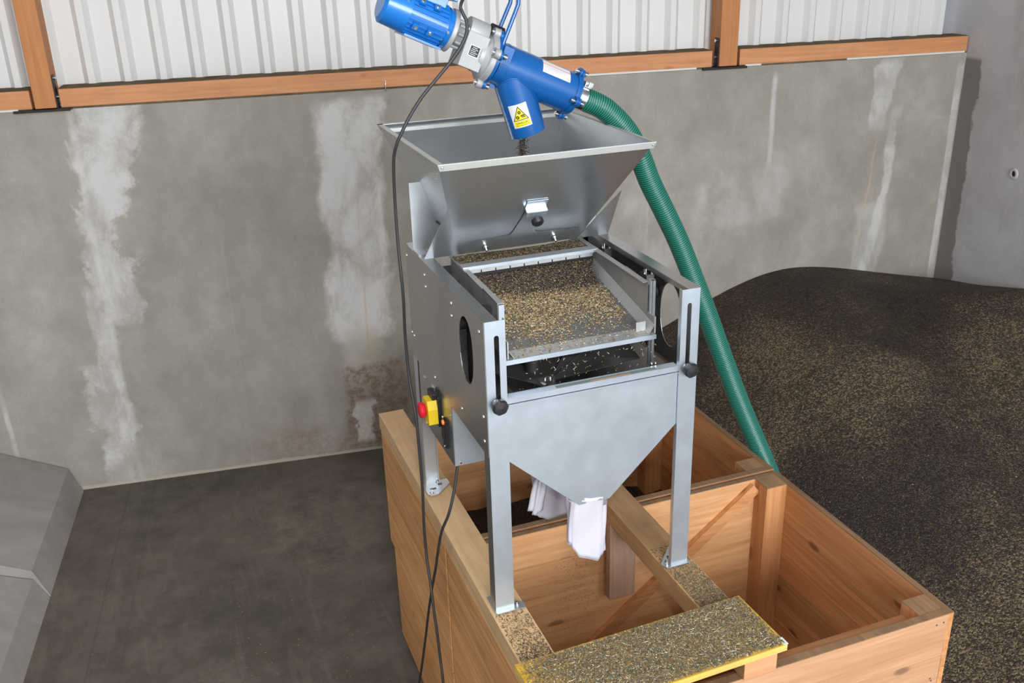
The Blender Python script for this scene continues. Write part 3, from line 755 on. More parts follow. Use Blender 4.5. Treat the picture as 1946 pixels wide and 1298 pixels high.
m.box(-.008, .001, .392, .420, .33, .425, 0); m.box(-.014, .001, .397, .415, .36, .40, 0)
m.lathe((-.008, .408, .415), (-1, 0, 0), [(0, .008), (.004, .007), (.006, 0)], 14, 1)
for z in (.435, .335): m.cyl((-.009, .405, z), (-.012, .405, z), .004, n=8, mi=2)
cpart(m, 'power_switch', None, 'narrow black switch with an orange lamp')
for (y, z) in ((.63, .470), (.535, .477)): m = MB(); m.box(-.0015, .001, y-.012, y+.012, z-.0022, z+.0022); cpart(m, 'slot_mark', 'bolt')
m = MB(); m.lathe((.02, .3405, .302), (0, -1, 0), [(0, .004), (.002, .003), (.002, 0)], 10)
cpart(m, 'box_screw', 'bolt')

# ------------------------------------------------------------------ cotton bags
def bag(name, cx, cy, w, d, ztop, zbot, tilt, lab, cuts, seed):
    r = random.Random(seed); n = 40; rows = 16; m = MB(); ring = []
    for j in range(rows+1):
        t = j/rows; z = ztop+(zbot-ztop)*t; row = []
        for i in range(n):
            a = 2*PI*i/n; sq = 3.2
            c, s = math.cos(a), math.sin(a)
            rx = w/2*math.copysign(abs(c)**(2/sq), c); fl = d/2*(1-.8*t**.8)
            ry = fl*math.copysign(abs(s)**(2/sq), s)
            fold = .0022*math.sin(5*a+seed)*(1-t*.6)+.002*math.sin(11*a+3*t)+.003*math.sin(3*a+6*t)
            q = rx/(w/2); zb_ = zbot+cuts(q); zz = ztop+(zb_-ztop)*t
            row.append((cx+rx*(1+.01*math.sin(7*t))+fold*c+tilt*t*.02, cy+ry+fold*s-.01*t, zz+(.006*math.sin(3*a+seed) if j == 0 else 0)))
        ring.append(row)
    vs = [p for row in ring for p in row]
    m.add(vs, [(j*n+i, j*n+(i+1) % n, (j+1)*n+(i+1) % n, (j+1)*n+i) for j in range(rows) for i in range(n)], 0, True)
    m.add(ring[-1], [tuple(range(n))], 0)
    return m, r
bg, r_ = bag('a', .299, .038, .116, .066, .300, .072, .0, '', lambda q: .080-.052*(q+1)/.5 if q < -.5 else (.028*(.5-q) if q < .55 else .055*(q-.55)), 1)
o = bg.build('cotton_sack', 'cloth'); tag(o, 'white cotton sack hanging from the front outlet of the machine', 'sack', 'white cotton sacks under the outlets')
sm = o.modifiers.new('s', 'SOLIDIFY'); sm.thickness = .0015; sm.offset = 1
m = MB(); pts = [(.299+.0585*math.cos(a)*1.0, .038+.034*math.sin(a), .295+.003*math.sin(5*a)) for a in [2*PI*i/40 for i in range(41)]]
m.tube(pts, lambda i: .0035+.0012*math.sin(i*1.7), 6)
q = m.build('sack_hem', 'cloth', o)
bg, r_ = bag('b', .305, .262, .165, .08, .262, .098, .0, '', lambda q: .03*abs(q)**3+.01*q, 4)
o2 = bg.build('cotton_sack', 'cloth'); tag(o2, 'crumpled white cotton sack half hidden behind the hanging one', 'sack', 'white cotton sacks under the outlets')
sm = o2.modifiers.new('s', 'SOLIDIFY'); sm.thickness = .0015
for (x0, z0, x1, z1, w) in ((.222, .262, .192, .172, .022), (.235, .262, .205, .155, .02), (.25, .262, .215, .162, .026)):
    m = MB(); L = spline([(x0, .225, z0), (x0-.018, .205, (z0+z1)/2+.01), (x1+.004, .20, z1+.02), (x1, .20, z1)], .01)
    vs = []; n = len(L)
    for i, p in enumerate(L):
        ww = w*(.7+.5*i/n); vs += [(p.x-ww/2, p.y, p.z), (p.x, p.y-.006, p.z), (p.x+ww/2, p.y, p.z+.004)]
    m.add(vs, [(3*i+k, 3*i+k+1, 3*i+k+4, 3*i+k+3) for i in range(n-1) for k in (0, 1)], 0, True)
    q = m.build('torn_strip', 'cloth', o2); sm = q.modifiers.new('s', 'SOLIDIFY'); sm.thickness = .0015

# ------------------------------------------------------------------ auger head
E1 = V((.9100, 0, -.4146)); E2 = V((.4146, 0, .9100)); E3 = V((0, 1, 0)); AO = V((.257, .6, 1.446))
AU = lambda s, u=0., v=0.: AO+E1*s+E2*u+E3*v            # along, up, back
MA = Matrix(((E1.x, E3.x, E2.x, AO.x), (E1.y, E3.y, E2.y, AO.y), (E1.z, E3.z, E2.z, AO.z), (0, 0, 0, 1)))
AR = empty('auger_feeder', (.364, .6, 1.232), 'blue motor-driven auger head with a downward spout over the hopper', 'auger')
def apart(mb, name, mat=None, bevel=0, label=None): return part(mb, name, mat, AR, bevel, label)
CH0, CH1 = V((.305, .6, 1.425)), V((.364, .6, 1.231)); CD = (CH1-CH0).normalized()
m = MB(); m.lathe(AU(0), E1, [(.004, .0), (.004, .061), (.274, .061), (.274, 0)], 48); m.lathe(AU(.0), E1, [(.03, .0612), (.03, .062), (.034, .062), (.034, .0612)], 48)
tube = apart(m, 'auger_tube', 'blue')
L = (CH1-CH0).length
m = MB(); m.lathe(CH0, CD, [(0, .056), (L, .056), (L, .0525), (0, .0525)], 48)
# weld bead where the spout meets the tube
bead = []
for i in range(49):
    a = 2*PI*i/48; s1 = CD.orthogonal().normalized(); s2 = CD.cross(s1); o_ = CH0+(s1*math.cos(a)+s2*math.sin(a))*.0565
    lo, hi = 0, L
    for _ in range(30):
        md = (lo+hi)/2; p = o_+CD*md; q = p-AO; rr = (q-E1*q.dot(E1)).length
        if rr < .061: lo = md
        else: hi = md
    bead.append(o_+CD*lo)
m.tube(bead, .0018, 6)
apart(m, 'spout', 'blue', 0, 'short open spout pointing down')
m = MB(); m.prism([(.02, -.075), (.09, -.060), (.02, -.055)], AU(0, 0, .003), E1, E2, .006); apart(m, 'gusset', 'blue')
# end flanges
def ring_flange(s, ro, w, lugs, mat, name, lugr=.014):
    m = MB(); m.lathe(AU(s), E1, [(0, 0), (0, ro), (w, ro), (w, 0)], 48)
    for a in lugs:
        c = AU(s, math.sin(a)*(ro+.004), -math.cos(a)*(ro+.004)); m.cyl(c, c+E1*w, lugr, n=20)
    return apart(m, name, mat)
def bolts(s0, s1, ro, lugs, name='flange_bolt'):
    for a in lugs:
        m = MB()
        c = AU(0, math.sin(a)*(ro+.005), -math.cos(a)*(ro+.005))
        m.cyl(c+E1*s0, c+E1*s1, .0042, n=10); m.cyl(c+E1*(s0+.002), c+E1*(s0+.009), .0082, n=6); m.cyl(c+E1*(s1-.009), c+E1*(s1-.002), .0082, n=6)
        apart(m, name, 'bolt')
LG = (math.radians(70), math.radians(-15), math.radians(-95), math.radians(160), math.radians(225))
ring_flange(.262, .066, .008, LG, 'blue', 'end_flange'); ring_flange(.272, .063, .008, LG, 'blue', 'end_cover'); bolts(.250, .294, .066, LG)
LG2 = [math.radians(d) for d in (78, 15, -75, 165, 255-360)]
ring_flange(-.012, .070, .010, LG2, 'blue', 'motor_flange'); bolts(-.036, .012, .072, (LG2[0], LG2[1], LG2[2], LG2[3]))
m = MB(); m.lathe(AU(-.03), E1, [(0, 0), (0, .066), (.004, .070), (.018, .070), (.018, 0)], 40)
for a in LG2[:4]:
    c = AU(-.03, math.sin(a)*.076, -math.cos(a)*.076); m.cyl(c, c+E1*.018, .014, n=18)
m.lathe(AU(-.055), E1, [(0, .050), (.012, .052), (.026, .064)], 36)
m.box(-.108, -.042, -.046, .046, -.048, .052, 0, MA)
m.cyl(AU(-.104, .055), AU(-.044, .055), .036, n=28)
m.lathe(AU(-.145, .03), E1, [(0, .04), (.01, .036), (.035, .034), (.045, .03)], 32)
for k in range(5):
    a = math.radians(-80+k*40); c = AU(-.135, .03+math.sin(a)*.036, -math.cos(a)*.036); m.cyl(c, c+E1*.03, .006, n=8)
m.lathe(AU(-.158, .032), E1, [(0, 0), (0, .060), (.012, .060), (.012, .04)], 36)
gb = apart(m, 'gearbox', 'cast', .0015)
m = MB('ink', 'white'); 
m.box(-.092, -.060, -.0475, -.0460, -.014, .018, 1, MA); m.box(-.090, -.062, -.0482, -.0474, -.011, .016, 0, MA)
for k, (a, b) in enumerate(((-.088, -.070), (-.087, -.065), (-.088, -.072), (-.086, -.066), (-.084, -.070))): m.box(a, b, -.0486, -.0481, -.008+k*.0048, -.0066+k*.0048, 1, MA)
q = m.build('type_plate', None, None); q.parent = gb; q.matrix_parent_inverse = Matrix.Identity(4); 
# motor
mo = MB(); MC = .032
mo.lathe(AU(0, MC), E1, [(-.36, 0), (-.36, .044), (-.352, .056), (-.285, .059), (-.285, .055), (-.172, .055), (-.172, .058), (-.158, .056), (-.146, .05), (-.146, 0)], 48)
for i in range(28):
    a = 2*PI*i/28; c, s = math.cos(a), math.sin(a)
    Mf = MA @ Matrix.Translation((0, 0, MC)) @ Matrix.Rotation(a, 4, 'X')
    mo.box(-.285, -.178, -.0012, .0012, .053, .0605, 0, Mf)
mo.box(-.283, -.172, -.052, .052, -.062, -.056, 0, MA @ Matrix.Translation((0, 0, MC)))
mot = apart(mo, 'motor', 'blue_light')
for a0 in (-28, 38):
    for s in (-.262, -.218):
        m = MB('blue_light', 'bolt')
        Mf = MA @ Matrix.Translation((0, 0, MC)) @ Matrix.Rotation(math.radians(90+a0) if False else math.radians(90-a0), 4, 'X')
        m.box(s-.009, s+.009, -.009, .009, .054, .068, 0, Mf); p = Mf @ V((s, 0, .068)); d = (Mf.to_3x3() @ V((0, 0, 1))).normalized(); m.cyl(p, p+d*.003, .0045, n=10, mi=1)
        q = m.build('mounting_lug', None, None, .0008); q.parent = mot; q.matrix_parent_inverse = Matrix.Identity(4)
for (s, a) in ((-.30, 30), (-.318, 30), (-.176, -40), (-.170, -10)):
    m = MB('blue_light', 'bolt'); Mf = MA @ Matrix.Translation((0, 0, MC)) @ Matrix.Rotation(math.radians(90-a), 4, 'X'); p = Mf @ V((s, 0, .057)); d = (Mf.to_3x3() @ V((0, 0, 1))).normalized(); m.cyl(p, p+d*.004, .004, n=10, mi=1)
    q = m.build('motor_screw', None, None); q.parent = mot; q.matrix_parent_inverse = Matrix.Identity(4)
m = MB(); m.box(-.25, -.19, -.03, .03, .078, .108, 0, MA); m.box(-.275, -.170, -.047, .043, .106, .155, 0, MA); m.box(-.278, -.167, -.05, .046, .12, .124, 0, MA); m.cyl(AU(-.172, .138, -.03), AU(-.152, .138, -.03), .011, n=14)
q = m.build('terminal_box', 'blue_light', None, .002); q.parent = mot; q.matrix_parent_inverse = Matrix.Identity(4)
# lifting handle
m = MB()
m.tube(spline([(.285, .63, 1.508), (.291, .63, 1.522), (.325, .63, 1.59), (.331, .63, 1.604), (.334, .63, 1.649), (.337, .63, 1.706), (.337, .62, 1.75), (.336, .60, 1.765), (.336, .58, 1.75), (.336, .57, 1.706), (.335, .57, 1.651), (.332, .57, 1.604), (.325, .57, 1.584), (.27, .57, 1.467), (.261, .57, 1.444)], .008), .006, 12)
m.box(.0, .03, -.066, -.056, .0, .05, 0, MA); m.box(.0, .03, .056, .066, .0, .06, 0, MA)
apart(m, 'lifting_handle', 'blue', 0, 'bent blue rod handle')
m = MB(); m.lathe(AU(-.02, .082, .02), E1, [(-.01, 0), (-.01, .016), (.03, .016), (.034, .008), (.034, 0)], 16); apart(m, 'lug_cover', 'dark')
# outlet nozzle and clamp
m = MB(); m.lathe(AU(.27), E1, [(0, .033), (.06, .033), (.06, .030), (0, .030)], 32); apart(m, 'hose_nozzle', 'cast')
m = MB(); m.lathe(AU(.292), E1, [(0, .035), (0, .0385), (.024, .0385), (.024, .035)], 40)
m.box(.293, .315, -.034, -.012, .032, .05, 0, MA); m.cyl(AU(.304, .043, -.045), AU(.304, .043, 0), .005, n=10); m.box(.297, .311, -.05, -.044, .036, .05, 0, MA)
apart(m, 'hose_clamp', 'bolt', .0006)
# stickers that follow the tubes: local (a: around, b: along) -> surface
def wrap(mb, org, axis, front, r, polys, mi):
    """polys in metres: list of (verts2d, faces); a to the right, b up"""
    axis = V(axis).normalized(); front = (V(front)-axis*V(front).dot(axis)).normalized(); right = axis.cross(front); 
    for vs, fs in polys:
        out = []
        for a, b in vs:
            th = a/r; out.append(V(org)+axis*b+(front*math.cos(th)+right*math.sin(th))*r)
        mb.add(out, fs, mi, True)
def rect(a0, a1, b0, b1, n=10):
    vs = []; 
    for i in range(n+1):
        a = a0+(a1-a0)*i/n; vs += [(a, b0), (a, b1)]
    return (vs, [(2*i, 2*i+2, 2*i+3, 2*i+1) for i in range(n)])
def tri(cx, b0, w, h, n=16):
    vs = []; fs = []
    for i in range(n+1):
        t = i/n; a = cx-w/2+w*t; top = b0+h*(1-abs(2*t-1)); vs += [(a, b0), (a, max(top, b0+1e-5))]
    return (vs, [(2*i, 2*i+2, 2*i+3, 2*i+1) for i in range(n)])
def disc(cx, cy, r, r2=0, n=14):
    vs = []; 
    for i in range(n): a = 2*PI*i/n; vs += [(cx+r*math.cos(a), cy+r*math.sin(a)), (cx+r2*math.cos(a), cy+r2*math.sin(a))]
    return (vs, [(2*i, (2*i+2) % (2*n), (2*i+3) % (2*n), 2*i+1) for i in range(n)])
up = -CD; so = CH1+up*.033; camd = V((-.711, -2.146, 1.784))-so
fr = (Matrix.Rotation(math.radians(-8), 3, up) @ camd)
m = MB('white', 'sign_yellow', 'ink')
wrap(m, so, up, fr, .0566, [rect(-.0285, .0285, 0, .070)], 0)
wrap(m, so, up, fr, .0569, [rect(-.0245, .0245, .003, .0195)], 1)
wrap(m, so, up, fr, .0569, [tri(0, .0215, .048, .043)], 2)
wrap(m, so, up, fr, .0572, [tri(0, .0235, .041, .0365)], 1)
for cx, cy, r in ((0, .0455, .0048), (-.0085, .0315, .0052), (.0075, .0330, .0040)): wrap(m, so, up, fr, .0575, [disc(cx, cy, r, r*.35)], 2)
wrap(m, so, up, fr, .0575, [([(.001, .0335), (.014, .0275), (.015, .0305), (.003, .0375)], [(0, 1, 2, 3)]), ([(.008, .036), (.0145, .033), (.0145, .0350), (.009, .0385)], [(0, 1, 2, 3)])], 2)
tv, tf = text_geo('UWAGA!', .0092); wrap(m, so+up*.0135, up, fr, .0575, [(tv, tf)], 2)
wrap(m, so, up, fr, .0573, [rect(-.021, .021, .0062, .0072)], 2)
sg = apart(m, 'warning_sign', None, 0, 'white and yellow triangle warning sticker reading UWAGA!')
# white label on the tube
lo = AU(.183); camd = V((-.711, -2.146, 1.784))-lo
ax = E2; m = MB('white', 'sign_yellow', 'ink_red', 'ink_grey')
def wrapx(mb, polys, mi, r, a0=0.):
    """a along the tube, b around it"""
    fr = (camd-E1*camd.dot(E1)).normalized(); upd = -E1.cross(fr) if (-E1.cross(fr)).z > 0 else E1.cross(fr)
    for vs, fs in polys:
        out = [AU(.183+a)+(fr*math.cos((b+LB)/r)+upd*math.sin((b+LB)/r))*r for a, b in vs]; mb.add(out, fs, mi, True)
LB = .033
def rectx(a0, a1, b0, b1, n=10):
    vs = []
    for i in range(n+1):
        b = b0+(b1-b0)*i/n; vs += [(a0, b), (a1, b)]
    return (vs, [(2*i, 2*i+1, 2*i+3, 2*i+2) for i in range(n)])
wrapx(m, [rectx(-.045, .05, -.005, .043)], 0, .0616)
wrapx(m, [rectx(-.038, .01, .034, .038, 2)], 1, .0619)
wrapx(m, [rectx(-.045, .05, .0255, .0275, 2)], 2, .0619)
for k in range(5): wrapx(m, [rectx(-.040, (.040, .02, .03, .012, -.01)[k], .020-k*.004, .0207-k*.004, 1)], (3, 2, 3, 3, 3)[k], .0619)
tv, tf = text_geo('CE', .009); wrapx(m, [([(a+.041, b+.002) for a, b in tv], tf)], 3, .0620)
apart(m, 'tube_label', None, 0, 'white printed label with a red line')

# ------------------------------------------------------------------ hose
path = [AU(.300), AU(.33), (.622, .6, 1.275), (.697, .605, 1.203), (.75, .61, 1.118), (.795, .62, 1.026), (.851, .62, .922), (.912, .62, .805), (.976, .62, .664), (1.041, .62, .516), (1.11, .62, .351), (1.179, .62, .189), (1.247, .62, .043), (1.315, .62, -.098), (1.40, .63, -.27), (1.52, .66, -.50), (1.62, .70, -.70)]
P = spline(path, .0013); PITCH = .0078; acc = [0.]
for i in range(1, len(P)): acc.append(acc[-1]+(P[i]-P[i-1]).length)
Q = []; j = 0; st = PITCH/6; d = 0
while d < acc[-1]:
    while acc[j+1] < d: j += 1
    Q.append(P[j].lerp(P[j+1], (d-acc[j])/(acc[j+1]-acc[j]+1e-9))); d += st
m = MB('hose_light', 'hose_dark'); n = 28
rr = [.0335, .0352, .0362, .0362, .0352, .0335]
m.tube(Q, lambda i: rr[i % 6], n, 0)
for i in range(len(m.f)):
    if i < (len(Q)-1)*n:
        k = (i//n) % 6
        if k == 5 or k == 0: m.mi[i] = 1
ho = m.build('spiral_hose'); tag(ho, 'green ribbed spiral hose running from the auger head down into the seed heap', 'hose')

# ------------------------------------------------------------------ cables
def cable(pts, r, lab):
    m = MB(); m.tube(spline(pts, .012), r, 10); o = m.build('power_cable', 'cable'); tag(o, lab, 'cable', 'black power cables hanging by the machine')
cable([AU(-.170, .138, -.03), AU(-.155, .136, -.035), (.148, .535, 1.600), (.160, .525, 1.568), (.158, .52, 1.535), (.14, .52, 1.5), (.107, .52, 1.46), (.062, .52, 1.415), (.016, .52, 1.368), (-.022, .52, 1.318), (-.045, .52, 1.28), (-.062, .525, 1.245), (-.07, .542, 1.192), (-.07, .562, 1.064), (-.07, .563, .936), (-.07, .548, .792), (-.07, .562, .649), (-.07, .549, .512), (-.07, .502, .406), (-.07, .489, .281), (-.07, .484, .15), (-.07, .50, -.004), (-.07, .498, -.086), (-.072, .477, -.15), (-.075, .444, -.205), (-.078, .417, -.278), (-.078, .395, -.348), (-.078, .377, -.444), (-.08, .351, -.53), (-.085, .32, -.75), (-.10, .30, -1.0), (-.16, .25, -1.094), (-.35, .1, -1.094)], .0048,
      'long black cable looping down from the blue motor past the hopper')
cable([(.022, .37, .293), (.012, .36, .265), (-.004, .345, .21), (-.03, .33, .14), (-.05, .355, .064), (-.055, .402, -.044), (-.055, .444, -.133), (-.055, .500, -.235), (-.055, .584, -.404), (-.055, .663, -.58), (-.056, .75, -.772), (-.06, .815, -.923), (-.07, .86, -1.05), (-.12, .90, -1.094), (-.3, .95, -1.094)], .0046,
      'shorter black cable coming out of the bottom of the control box')

# ------------------------------------------------------------------ seed heap
from mathutils import noise as mn
HW = [(.5, -1.2), (1.0, -.9), (1.4, -.69), (1.735, -.531), (2.044, -.375), (2.3, -.27), (2.492, -.222), (2.668, -.215), (2.954, -.255), (3.267, -.325), (3.75, -.42)]
def hw(u):
    if u <= HW[0][0]: return HW[0][1]
    for (a, b), (c, d) in zip(HW, HW[1:]):
        if u <= c: t = (u-a)/(c-a); return b+(d-b)*t
    return HW[-1][1]
def hh(u, n):
    d = KW-n; s = 0
    for k in (-.12, -.06, 0, .06, .12): s += hw(u+k)
    h = s/5
    rt = max(0, min(1, (u-2.9)/.7)); rise = .21*rt*max(0, 1-abs(d-.85)/.85)
    h += rise
    h -= (.13+.05*(1-rt))*max(0, d-.35-rt*.6)
    h += .03*mn.noise(V((u*1.7, n*1.7, 3)))*min(1, d*2.5)
    # scooped dip on the near right side
    rr = math.hypot(u-2.7, (n-.55)*.9); h -= .10*math.exp(-(rr/.55)**2)
    h += .07*math.exp(-(math.hypot(u-2.25, n-1.75)/.5)**2)
    h += .06*math.exp(-(math.hypot(u-3.3, n-1.5)/.45)**2)
    return h
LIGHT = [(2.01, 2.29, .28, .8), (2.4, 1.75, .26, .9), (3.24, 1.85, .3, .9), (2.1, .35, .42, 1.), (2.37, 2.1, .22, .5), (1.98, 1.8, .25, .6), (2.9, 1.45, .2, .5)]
DARK = [(1.84, 1.22, .28, .9), (2.05, .95, .3, 1.), (2.65, 2.8, .45, .8), (2.62, 2.0, .12, .9), (2.4, 1.25, .25, .8), (2.9, 2.2, .25, .7), (3.2, 2.6, .3, .4), (1.7, 2.6, .3, .5)]  # spots by the crate mix dark seed with flash shadow put into the colour
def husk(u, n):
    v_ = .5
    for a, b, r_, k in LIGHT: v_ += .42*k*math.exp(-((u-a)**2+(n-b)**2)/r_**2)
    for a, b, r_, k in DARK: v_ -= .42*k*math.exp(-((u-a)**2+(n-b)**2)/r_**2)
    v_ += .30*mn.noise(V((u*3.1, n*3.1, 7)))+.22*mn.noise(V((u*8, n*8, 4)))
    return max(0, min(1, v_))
m = MB(); U0, U1, N0, N1 = 1.0, UC-.003, -2.6, KW-.003; nu, nn = 130, 230
vs = []
for j in range(nn+1):
    n_ = N0+(N1-N0)*j/nn
    for i in range(nu+1):
        u = U0+(U1-U0)*i/nu; z = hh(u, n_)
        x = (DU*u+DN*n_).x; y = (DU*u+DN*n_).y
        lim = CX1+.004 if y < 1.35 else .9
        if x < lim:                                   # heap leans on the crates' side
            p = WP(u, n_, 0); q = V((lim, p.y, 0)); vs.append((q.x, q.y, max(z, ZF+.001)-(0. if x > lim-.06 else .0))); continue
        vs.append((x, y, max(z, ZF+.001)))
m.add(vs, [(j*(nu+1)+i, j*(nu+1)+i+1, (j+1)*(nu+1)+i+1, (j+1)*(nu+1)+i) for j in range(nn) for i in range(nu)], 0, True)
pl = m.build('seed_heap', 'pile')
at = pl.data.attributes.new('husk_shade_share', 'FLOAT', 'POINT')      # tan husk against dark seed, darkened beside the crate for the shadow there
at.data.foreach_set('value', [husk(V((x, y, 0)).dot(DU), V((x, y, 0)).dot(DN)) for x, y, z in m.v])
tag(pl, 'big heap of dark uncleaned seed piled against the back wall and side wall', 'seed heap', None, 'stuff')
pts = []
r = random.Random(3)
pts2 = []
while len(pts)+len(pts2) < 34000:
    u = r.uniform(1.2, UC-.01); n_ = KW-abs(r.triangular(0, 4.4, 3.0)) if r.random() < .7 else r.uniform(-.8, KW-.02)
    p = WP(u, n_, 0)
    if p.x < CX1+.012 and p.y < 1.36: continue
    z = hh(u, n_)
    if z < ZF: continue
    e = .01; nx = V((-(hh(u+e, n_)-z)/e, -(hh(u, n_+e)-z)/e, 1)).normalized(); nw = (DU*nx.x+DN*nx.y+V((0, 0, nx.z)))
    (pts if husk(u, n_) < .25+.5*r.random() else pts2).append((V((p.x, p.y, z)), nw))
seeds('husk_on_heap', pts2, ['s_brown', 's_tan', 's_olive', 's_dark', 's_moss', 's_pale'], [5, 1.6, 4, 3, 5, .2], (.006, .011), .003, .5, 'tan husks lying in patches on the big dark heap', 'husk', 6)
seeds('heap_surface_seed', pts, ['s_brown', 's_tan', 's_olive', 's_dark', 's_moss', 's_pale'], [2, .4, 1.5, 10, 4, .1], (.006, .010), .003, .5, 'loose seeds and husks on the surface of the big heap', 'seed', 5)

# seed inside the rear crate, thin leftovers in the front one
def bumpy(name, x0, x1, y0, y1, z, amp, mat, lab, fn=None, res=.02, root=None, kind='stuff'):
    m = MB(); nx = int((x1-x0)/res); ny = int((y1-y0)/res); vs = []
    for j in range(ny+1):
        for i in range(nx+1):
            x = x0+(x1-x0)*i/nx; y = y0+(y1-y0)*j/ny
            zz = (fn(x, y) if fn else z)+amp*mn.noise(V((x*9, y*9, 1))); vs.append((x, y, zz))
    m.add(vs, [(j*(nx+1)+i, j*(nx+1)+i+1, (j+1)*(nx+1)+i+1, (j+1)*(nx+1)+i) for j in range(ny) for i in range(nx)], 0, True)
    k = [(i, 0) for i in range(nx+1)]+[(nx, j) for j in range(1, ny+1)]+[(i, ny) for i in range(nx-1, -1, -1)]+[(0, j) for j in range(ny-1, 0, -1)]
    o = m.build(name, mat)
    return tag(o, lab, 'seed', None, kind)
bumpy('crated_seed', CX0+.021, CX1-.021, .488, 1.325, -.5, .02, 'seed_dark', 'dark seed filling the lower part of the rear crate', lambda x, y: -.50-.10*abs(x-.4)-.05*(y-.9))
bumpy('seed_residue', CX0+.021, CX1-.021, -.405, .425, -.965, .006, 'chaff', 'thin layer of seed dust on the bottom of the front crate')

# seed on the sieve, in the hopper throat, on timbers, board and floor
UPn = V((0, -.19, 1)).normalized()
BED = lambda x, y: .0005+min(.034, max(0, (y-.425-.012*math.sin(x*11))*.45))
def tray_pts(n, seed):
    r = random.Random(seed); out = []
    while len(out) < n:
        x = r.uniform(.122, .529); y = r.uniform(.112, .50)
        t = (y-.112)/.39; edge = (x-.128)/.396
        # thick behind, thinning towards the lip, and sparser at the right
        dens = min(1, .10+max(0, (t-.12-.16*max(0, edge-.35)+.06*math.sin(x*30)))*2.1)
        dens *= 1-.75*max(0, edge-.72)*max(0, 1-t)*2
        if r.random() > dens: continue
        if x > .515 and r.random() < .7: continue
        lift = .0015*r.random()+(.003 if t > .45 else 0)*r.random()
        out.append((V((x, y, FZ(y)+BED(x, y)+.0004+lift)), UPn))
    return out
light = [p for p in tray_pts(14500, 11)]
A_, B_ = [], []
for p in light: (A_ if p[0].y < .405+.015*math.sin(p[0].x*9)+rnd.gauss(0, .022) else B_).append(p)
seeds('sieved_grain', A_, ['s_tan', 's_pale', 's_brown', 's_gold', 's_olive', 's_white'], [5.5, 1.6, 5, .6, 3, .3], (.0055, .0098), .0027, .35, 'straw coloured grain scattered over the sieve tray', 'grain', 12)
seeds('dark_seed_on_sieve', B_, ['s_dark', 's_brown', 's_moss', 's_tan'], [6, 2, 2, .9], (.003, .007), .0026, .35, 'dark seed lying on the rear of the sieve tray', 'seed', 13)
bumpy('seed_bed', .132, .518, .40, .53, .8, .003, 'seed_dark', 'dark bed of seed under the rear bar of the sieve', lambda x, y: FZ(y)+BED(x, y), .01)
bumpy('throat_seed', .106, .53, .526, .60, .862, .003, 'chaff', 'strip of seed between the hopper foot and the rear bar', lambda x, y: .862+(y-.526)*.12, .01)
pts = [(V((rnd.uniform(.11, .525), rnd.uniform(.528, .57), .868)), V((0, 0, 1))) for _ in range(1300)]
seeds('throat_grain', pts, ['s_dark', 's_brown', 's_tan', 's_olive'], [5, 3, 2.4, 1], (.005, .009), .0026, .5, 'loose seed in the gap at the foot of the hopper', 'seed', 14)
bumpy('hopper_seed', .075, .55, .50, .80, 1.0, .006, 'seed_dark', 'seed collected in the bottom of the feed hopper', lambda x, y: .975+.02*math.exp(-((x-.35)/.1)**2), .02)
# falling stream
pts = []
for _ in range(2600):
    t = rnd.random()**.8; z = 1.25-t*.25; s = .006+.007*t
    pts.append((V((.352-.03*t+rnd.gauss(0, s), .595+rnd.gauss(0, s), z)), V((rnd.gauss(0, 1), rnd.gauss(0, 1), rnd.gauss(0, 1))).normalized()))
seeds('falling_seed', pts, ['s_dark', 's_brown', 's_tan', 's_moss'], [6, 2, 1, 2], (.004, .007), .0028, .5, 'thin stream of seed falling from the spout into the hopper', 'seed', 15)
# seed dribbling over the lip into the funnel
pts = []
for _ in range(150):
    x = rnd.uniform(.12, .53); z = .712-rnd.random()**1.3*.16
    pts.append((V((x, .10+rnd.gauss(0, .008)-.02*rnd.random(), z)), V((rnd.gauss(0, 1), -1, rnd.gauss(0, .3))).normalized()))
seeds('dribbling_grain', pts, ['s_tan', 's_pale', 's_brown'], [3, 2, 1], (.006, .012), .0022, .5, 'single grains dropping off the lip of the sieve tray', 'grain', 16)
# on the yellow board
pts = []; r = random.Random(20)
while len(pts) < 27000:
    x = r.uniform(-.03, .655); y = r.uniform(-.459, -.241)
    nz = mn.noise(V((x*14, y*14, 2)))
    e = min(1, .12+(x+.03)/.2)*min(1, (.66-x)/.05+.35)*min(1, (-.236-y)/.02+.1)*min(1, (y+.464)/.02+.1)
    if r.random() > min(1, e*1.3+.25*nz): continue
    pts.append((Mx @ V((x, y, .0218+r.random()*.0015)), V((0, 0, 1))))
seeds('chaff_on_board', pts, ['s_olive', 's_brown', 's_pale', 's_moss', 's_tan', 's_white', 's_grey'], [3.2, 3.5, .9, 4.2, 2.4, .35, 4], (.004, .0095), .0024, .3, 'grey green chaff and seed covering the yellow board', 'chaff', 21)
pts = []
for _ in range(90): pts.append((Mx @ V((r.uniform(.03, .62), r.uniform(-.45, -.25), .0235)), V((0, 0, 1))))
seeds('straw_bits', pts, ['s_white', 's_pale'], [1, 1], (.012, .028), .0022, .15, 'longer pale straw bits lying on the chaff on the yellow board', 'straw', 22)
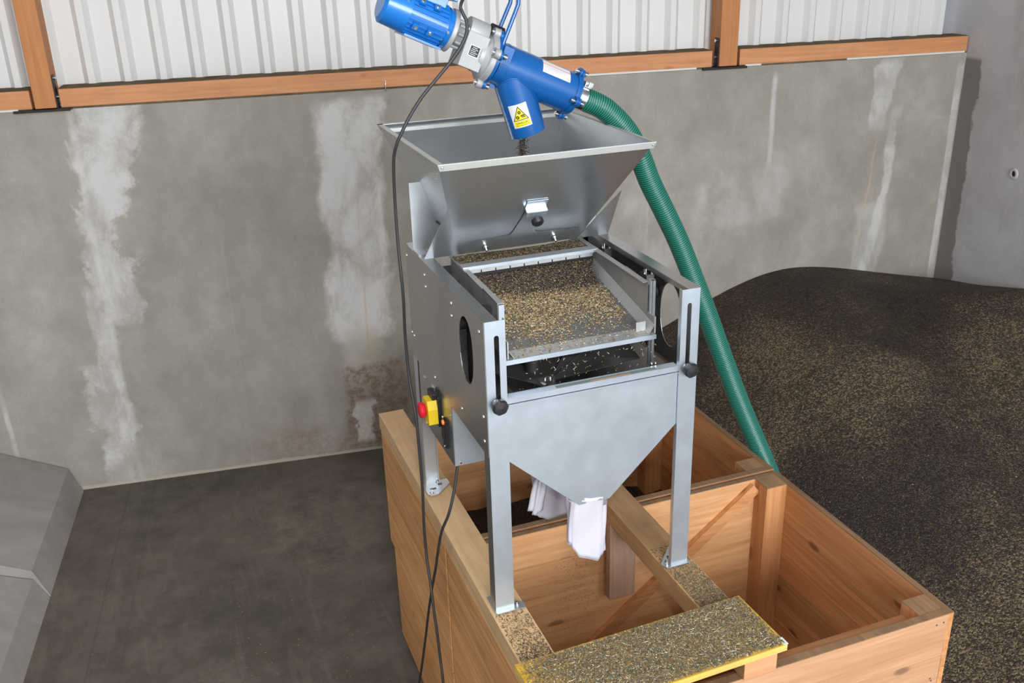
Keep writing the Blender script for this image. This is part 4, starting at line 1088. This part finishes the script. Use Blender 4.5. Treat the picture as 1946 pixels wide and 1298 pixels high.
# on the timbers
def on_timber(n, x0, x1, y0, y1, seed, fade):
    r = random.Random(seed); out = []
    while len(out) < n:
        x, y = r.uniform(x0, x1), r.uniform(y0, y1)
        if r.random() > math.exp(-abs(y-y0)/fade)*(1.05+.5*mn.noise(V((x*30, y*30, seed)))): continue
        out.append((V((x, y, -.0033)), V((0, 0, 1))))
    return out
seeds('seed_on_left_timber', on_timber(1500, -.008, .084, -.23, .0, 31, .16), ['s_moss', 's_dark', 's_olive', 's_brown'], [5, 3, 2, 2], (.003, .007), .0022, .3, 'dark seed scattered on the left timber in front of the leg', 'seed', 32)
seeds('seed_on_right_timber', on_timber(3600, .545, .64, -.22, .10, 33, .15), ['s_moss', 's_brown', 's_olive', 's_tan', 's_pale'], [5, 3, 4, 2, .8], (.003, .008), .0024, .3, 'chaff lying thick on the right timber in front of the leg', 'chaff', 34)
pts = []
r = random.Random(40)
for _ in range(1700):
    x = r.uniform(-1.6, -.05); y = r.uniform(.2, 2.9)
    if r.random() > .12+.9*math.exp(-abs(x+.35)/.35)*math.exp(-abs(y-1.2)/.5): continue
    pts.append((V((x, y, ZF+.001)), V((0, 0, 1))))
seeds('floor_grain', pts, ['s_tan', 's_gold', 's_brown'], [3, 2, 2], (.005, .009), .003, .2, 'few loose grains on the dark concrete floor beside the crates', 'grain', 41)
pts = []
for _ in range(420):
    z = r.uniform(-.55, -.2); x = .43+r.gauss(0, .06)+(z+.35)*.1; pts.append((V((x, .4268, z)), V((0, -1, 0))))
seeds('seed_dust_on_panel', pts, ['s_brown', 's_tan'], [3, 1], (.003, .006), .002, .2, 'seed dust stuck to the divider panel below the sack', 'seed', 42)

# ------------------------------------------------------------------ camera, light
cam = bpy.data.cameras.new('camera'); co = bpy.data.objects.new('camera', cam); COL.objects.link(co); S.camera = co
Rr = [[0.9347815119, -0.3541244304, -0.0279179646], [-0.1613337491, -0.3532225961, -0.9215233144], [0.3164726629, 0.8659270671, -0.3873181745]]
Mc = Matrix(((Rr[0][0], -Rr[1][0], -Rr[2][0], -.71064322), (Rr[0][1], -Rr[1][1], -Rr[2][1], -2.14588593), (Rr[0][2], -Rr[1][2], -Rr[2][2], 1.78394711), (0, 0, 0, 1)))
co.matrix_world = Mc; cam.sensor_width = 36; cam.lens = 1845.79/1946*36; cam.clip_start = .02
def area(name, loc, target, sx, sy, power, col):
    l = bpy.data.lights.new(name, 'AREA'); l.shape = 'RECTANGLE'; l.size = sx; l.size_y = sy; l.energy = power; l.color = col
    o = bpy.data.objects.new(name, l); COL.objects.link(o); o.location = loc
    o.rotation_euler = (V(target)-V(loc)).to_track_quat('-Z', 'Y').to_euler(); return o
area('daylight_door', (.6, -6.5, 2.6), (.6, 1.5, .2), 4.5, 3.6, 900, (.90, .95, 1.))
area('overhead_fill', (-.6, -.6, 3.15), (-.2, .8, 0), 2.2, 1.0, 60, (.97, .98, 1.))  # unseen area light added under the ceiling as soft fill
fl = bpy.data.lights.new('camera_flash', 'POINT'); fl.energy = 62; fl.shadow_soft_size = .03; fl.color = (1, .97, .93)
fo = bpy.data.objects.new('camera_flash', fl); COL.objects.link(fo); fo.location = V((-.7106, -2.1459, 1.7839))+V((.05, -.02, .20))
w = bpy.data.worlds.new('world'); S.world = w; w.use_nodes = True
bg = w.node_tree.nodes['Background']; bg.inputs[0].default_value = (.80, .88, 1, 1); bg.inputs[1].default_value = .9
S.view_settings.view_transform = 'Standard'; S.view_settings.look = 'None'; S.view_settings.gamma = 1; S.view_settings.exposure = 0
try: S.view_settings.use_curve_mapping = False
except Exception: pass
S.cycles.max_bounces = 8; S.cycles.caustics_reflective = False; S.cycles.caustics_refractive = False
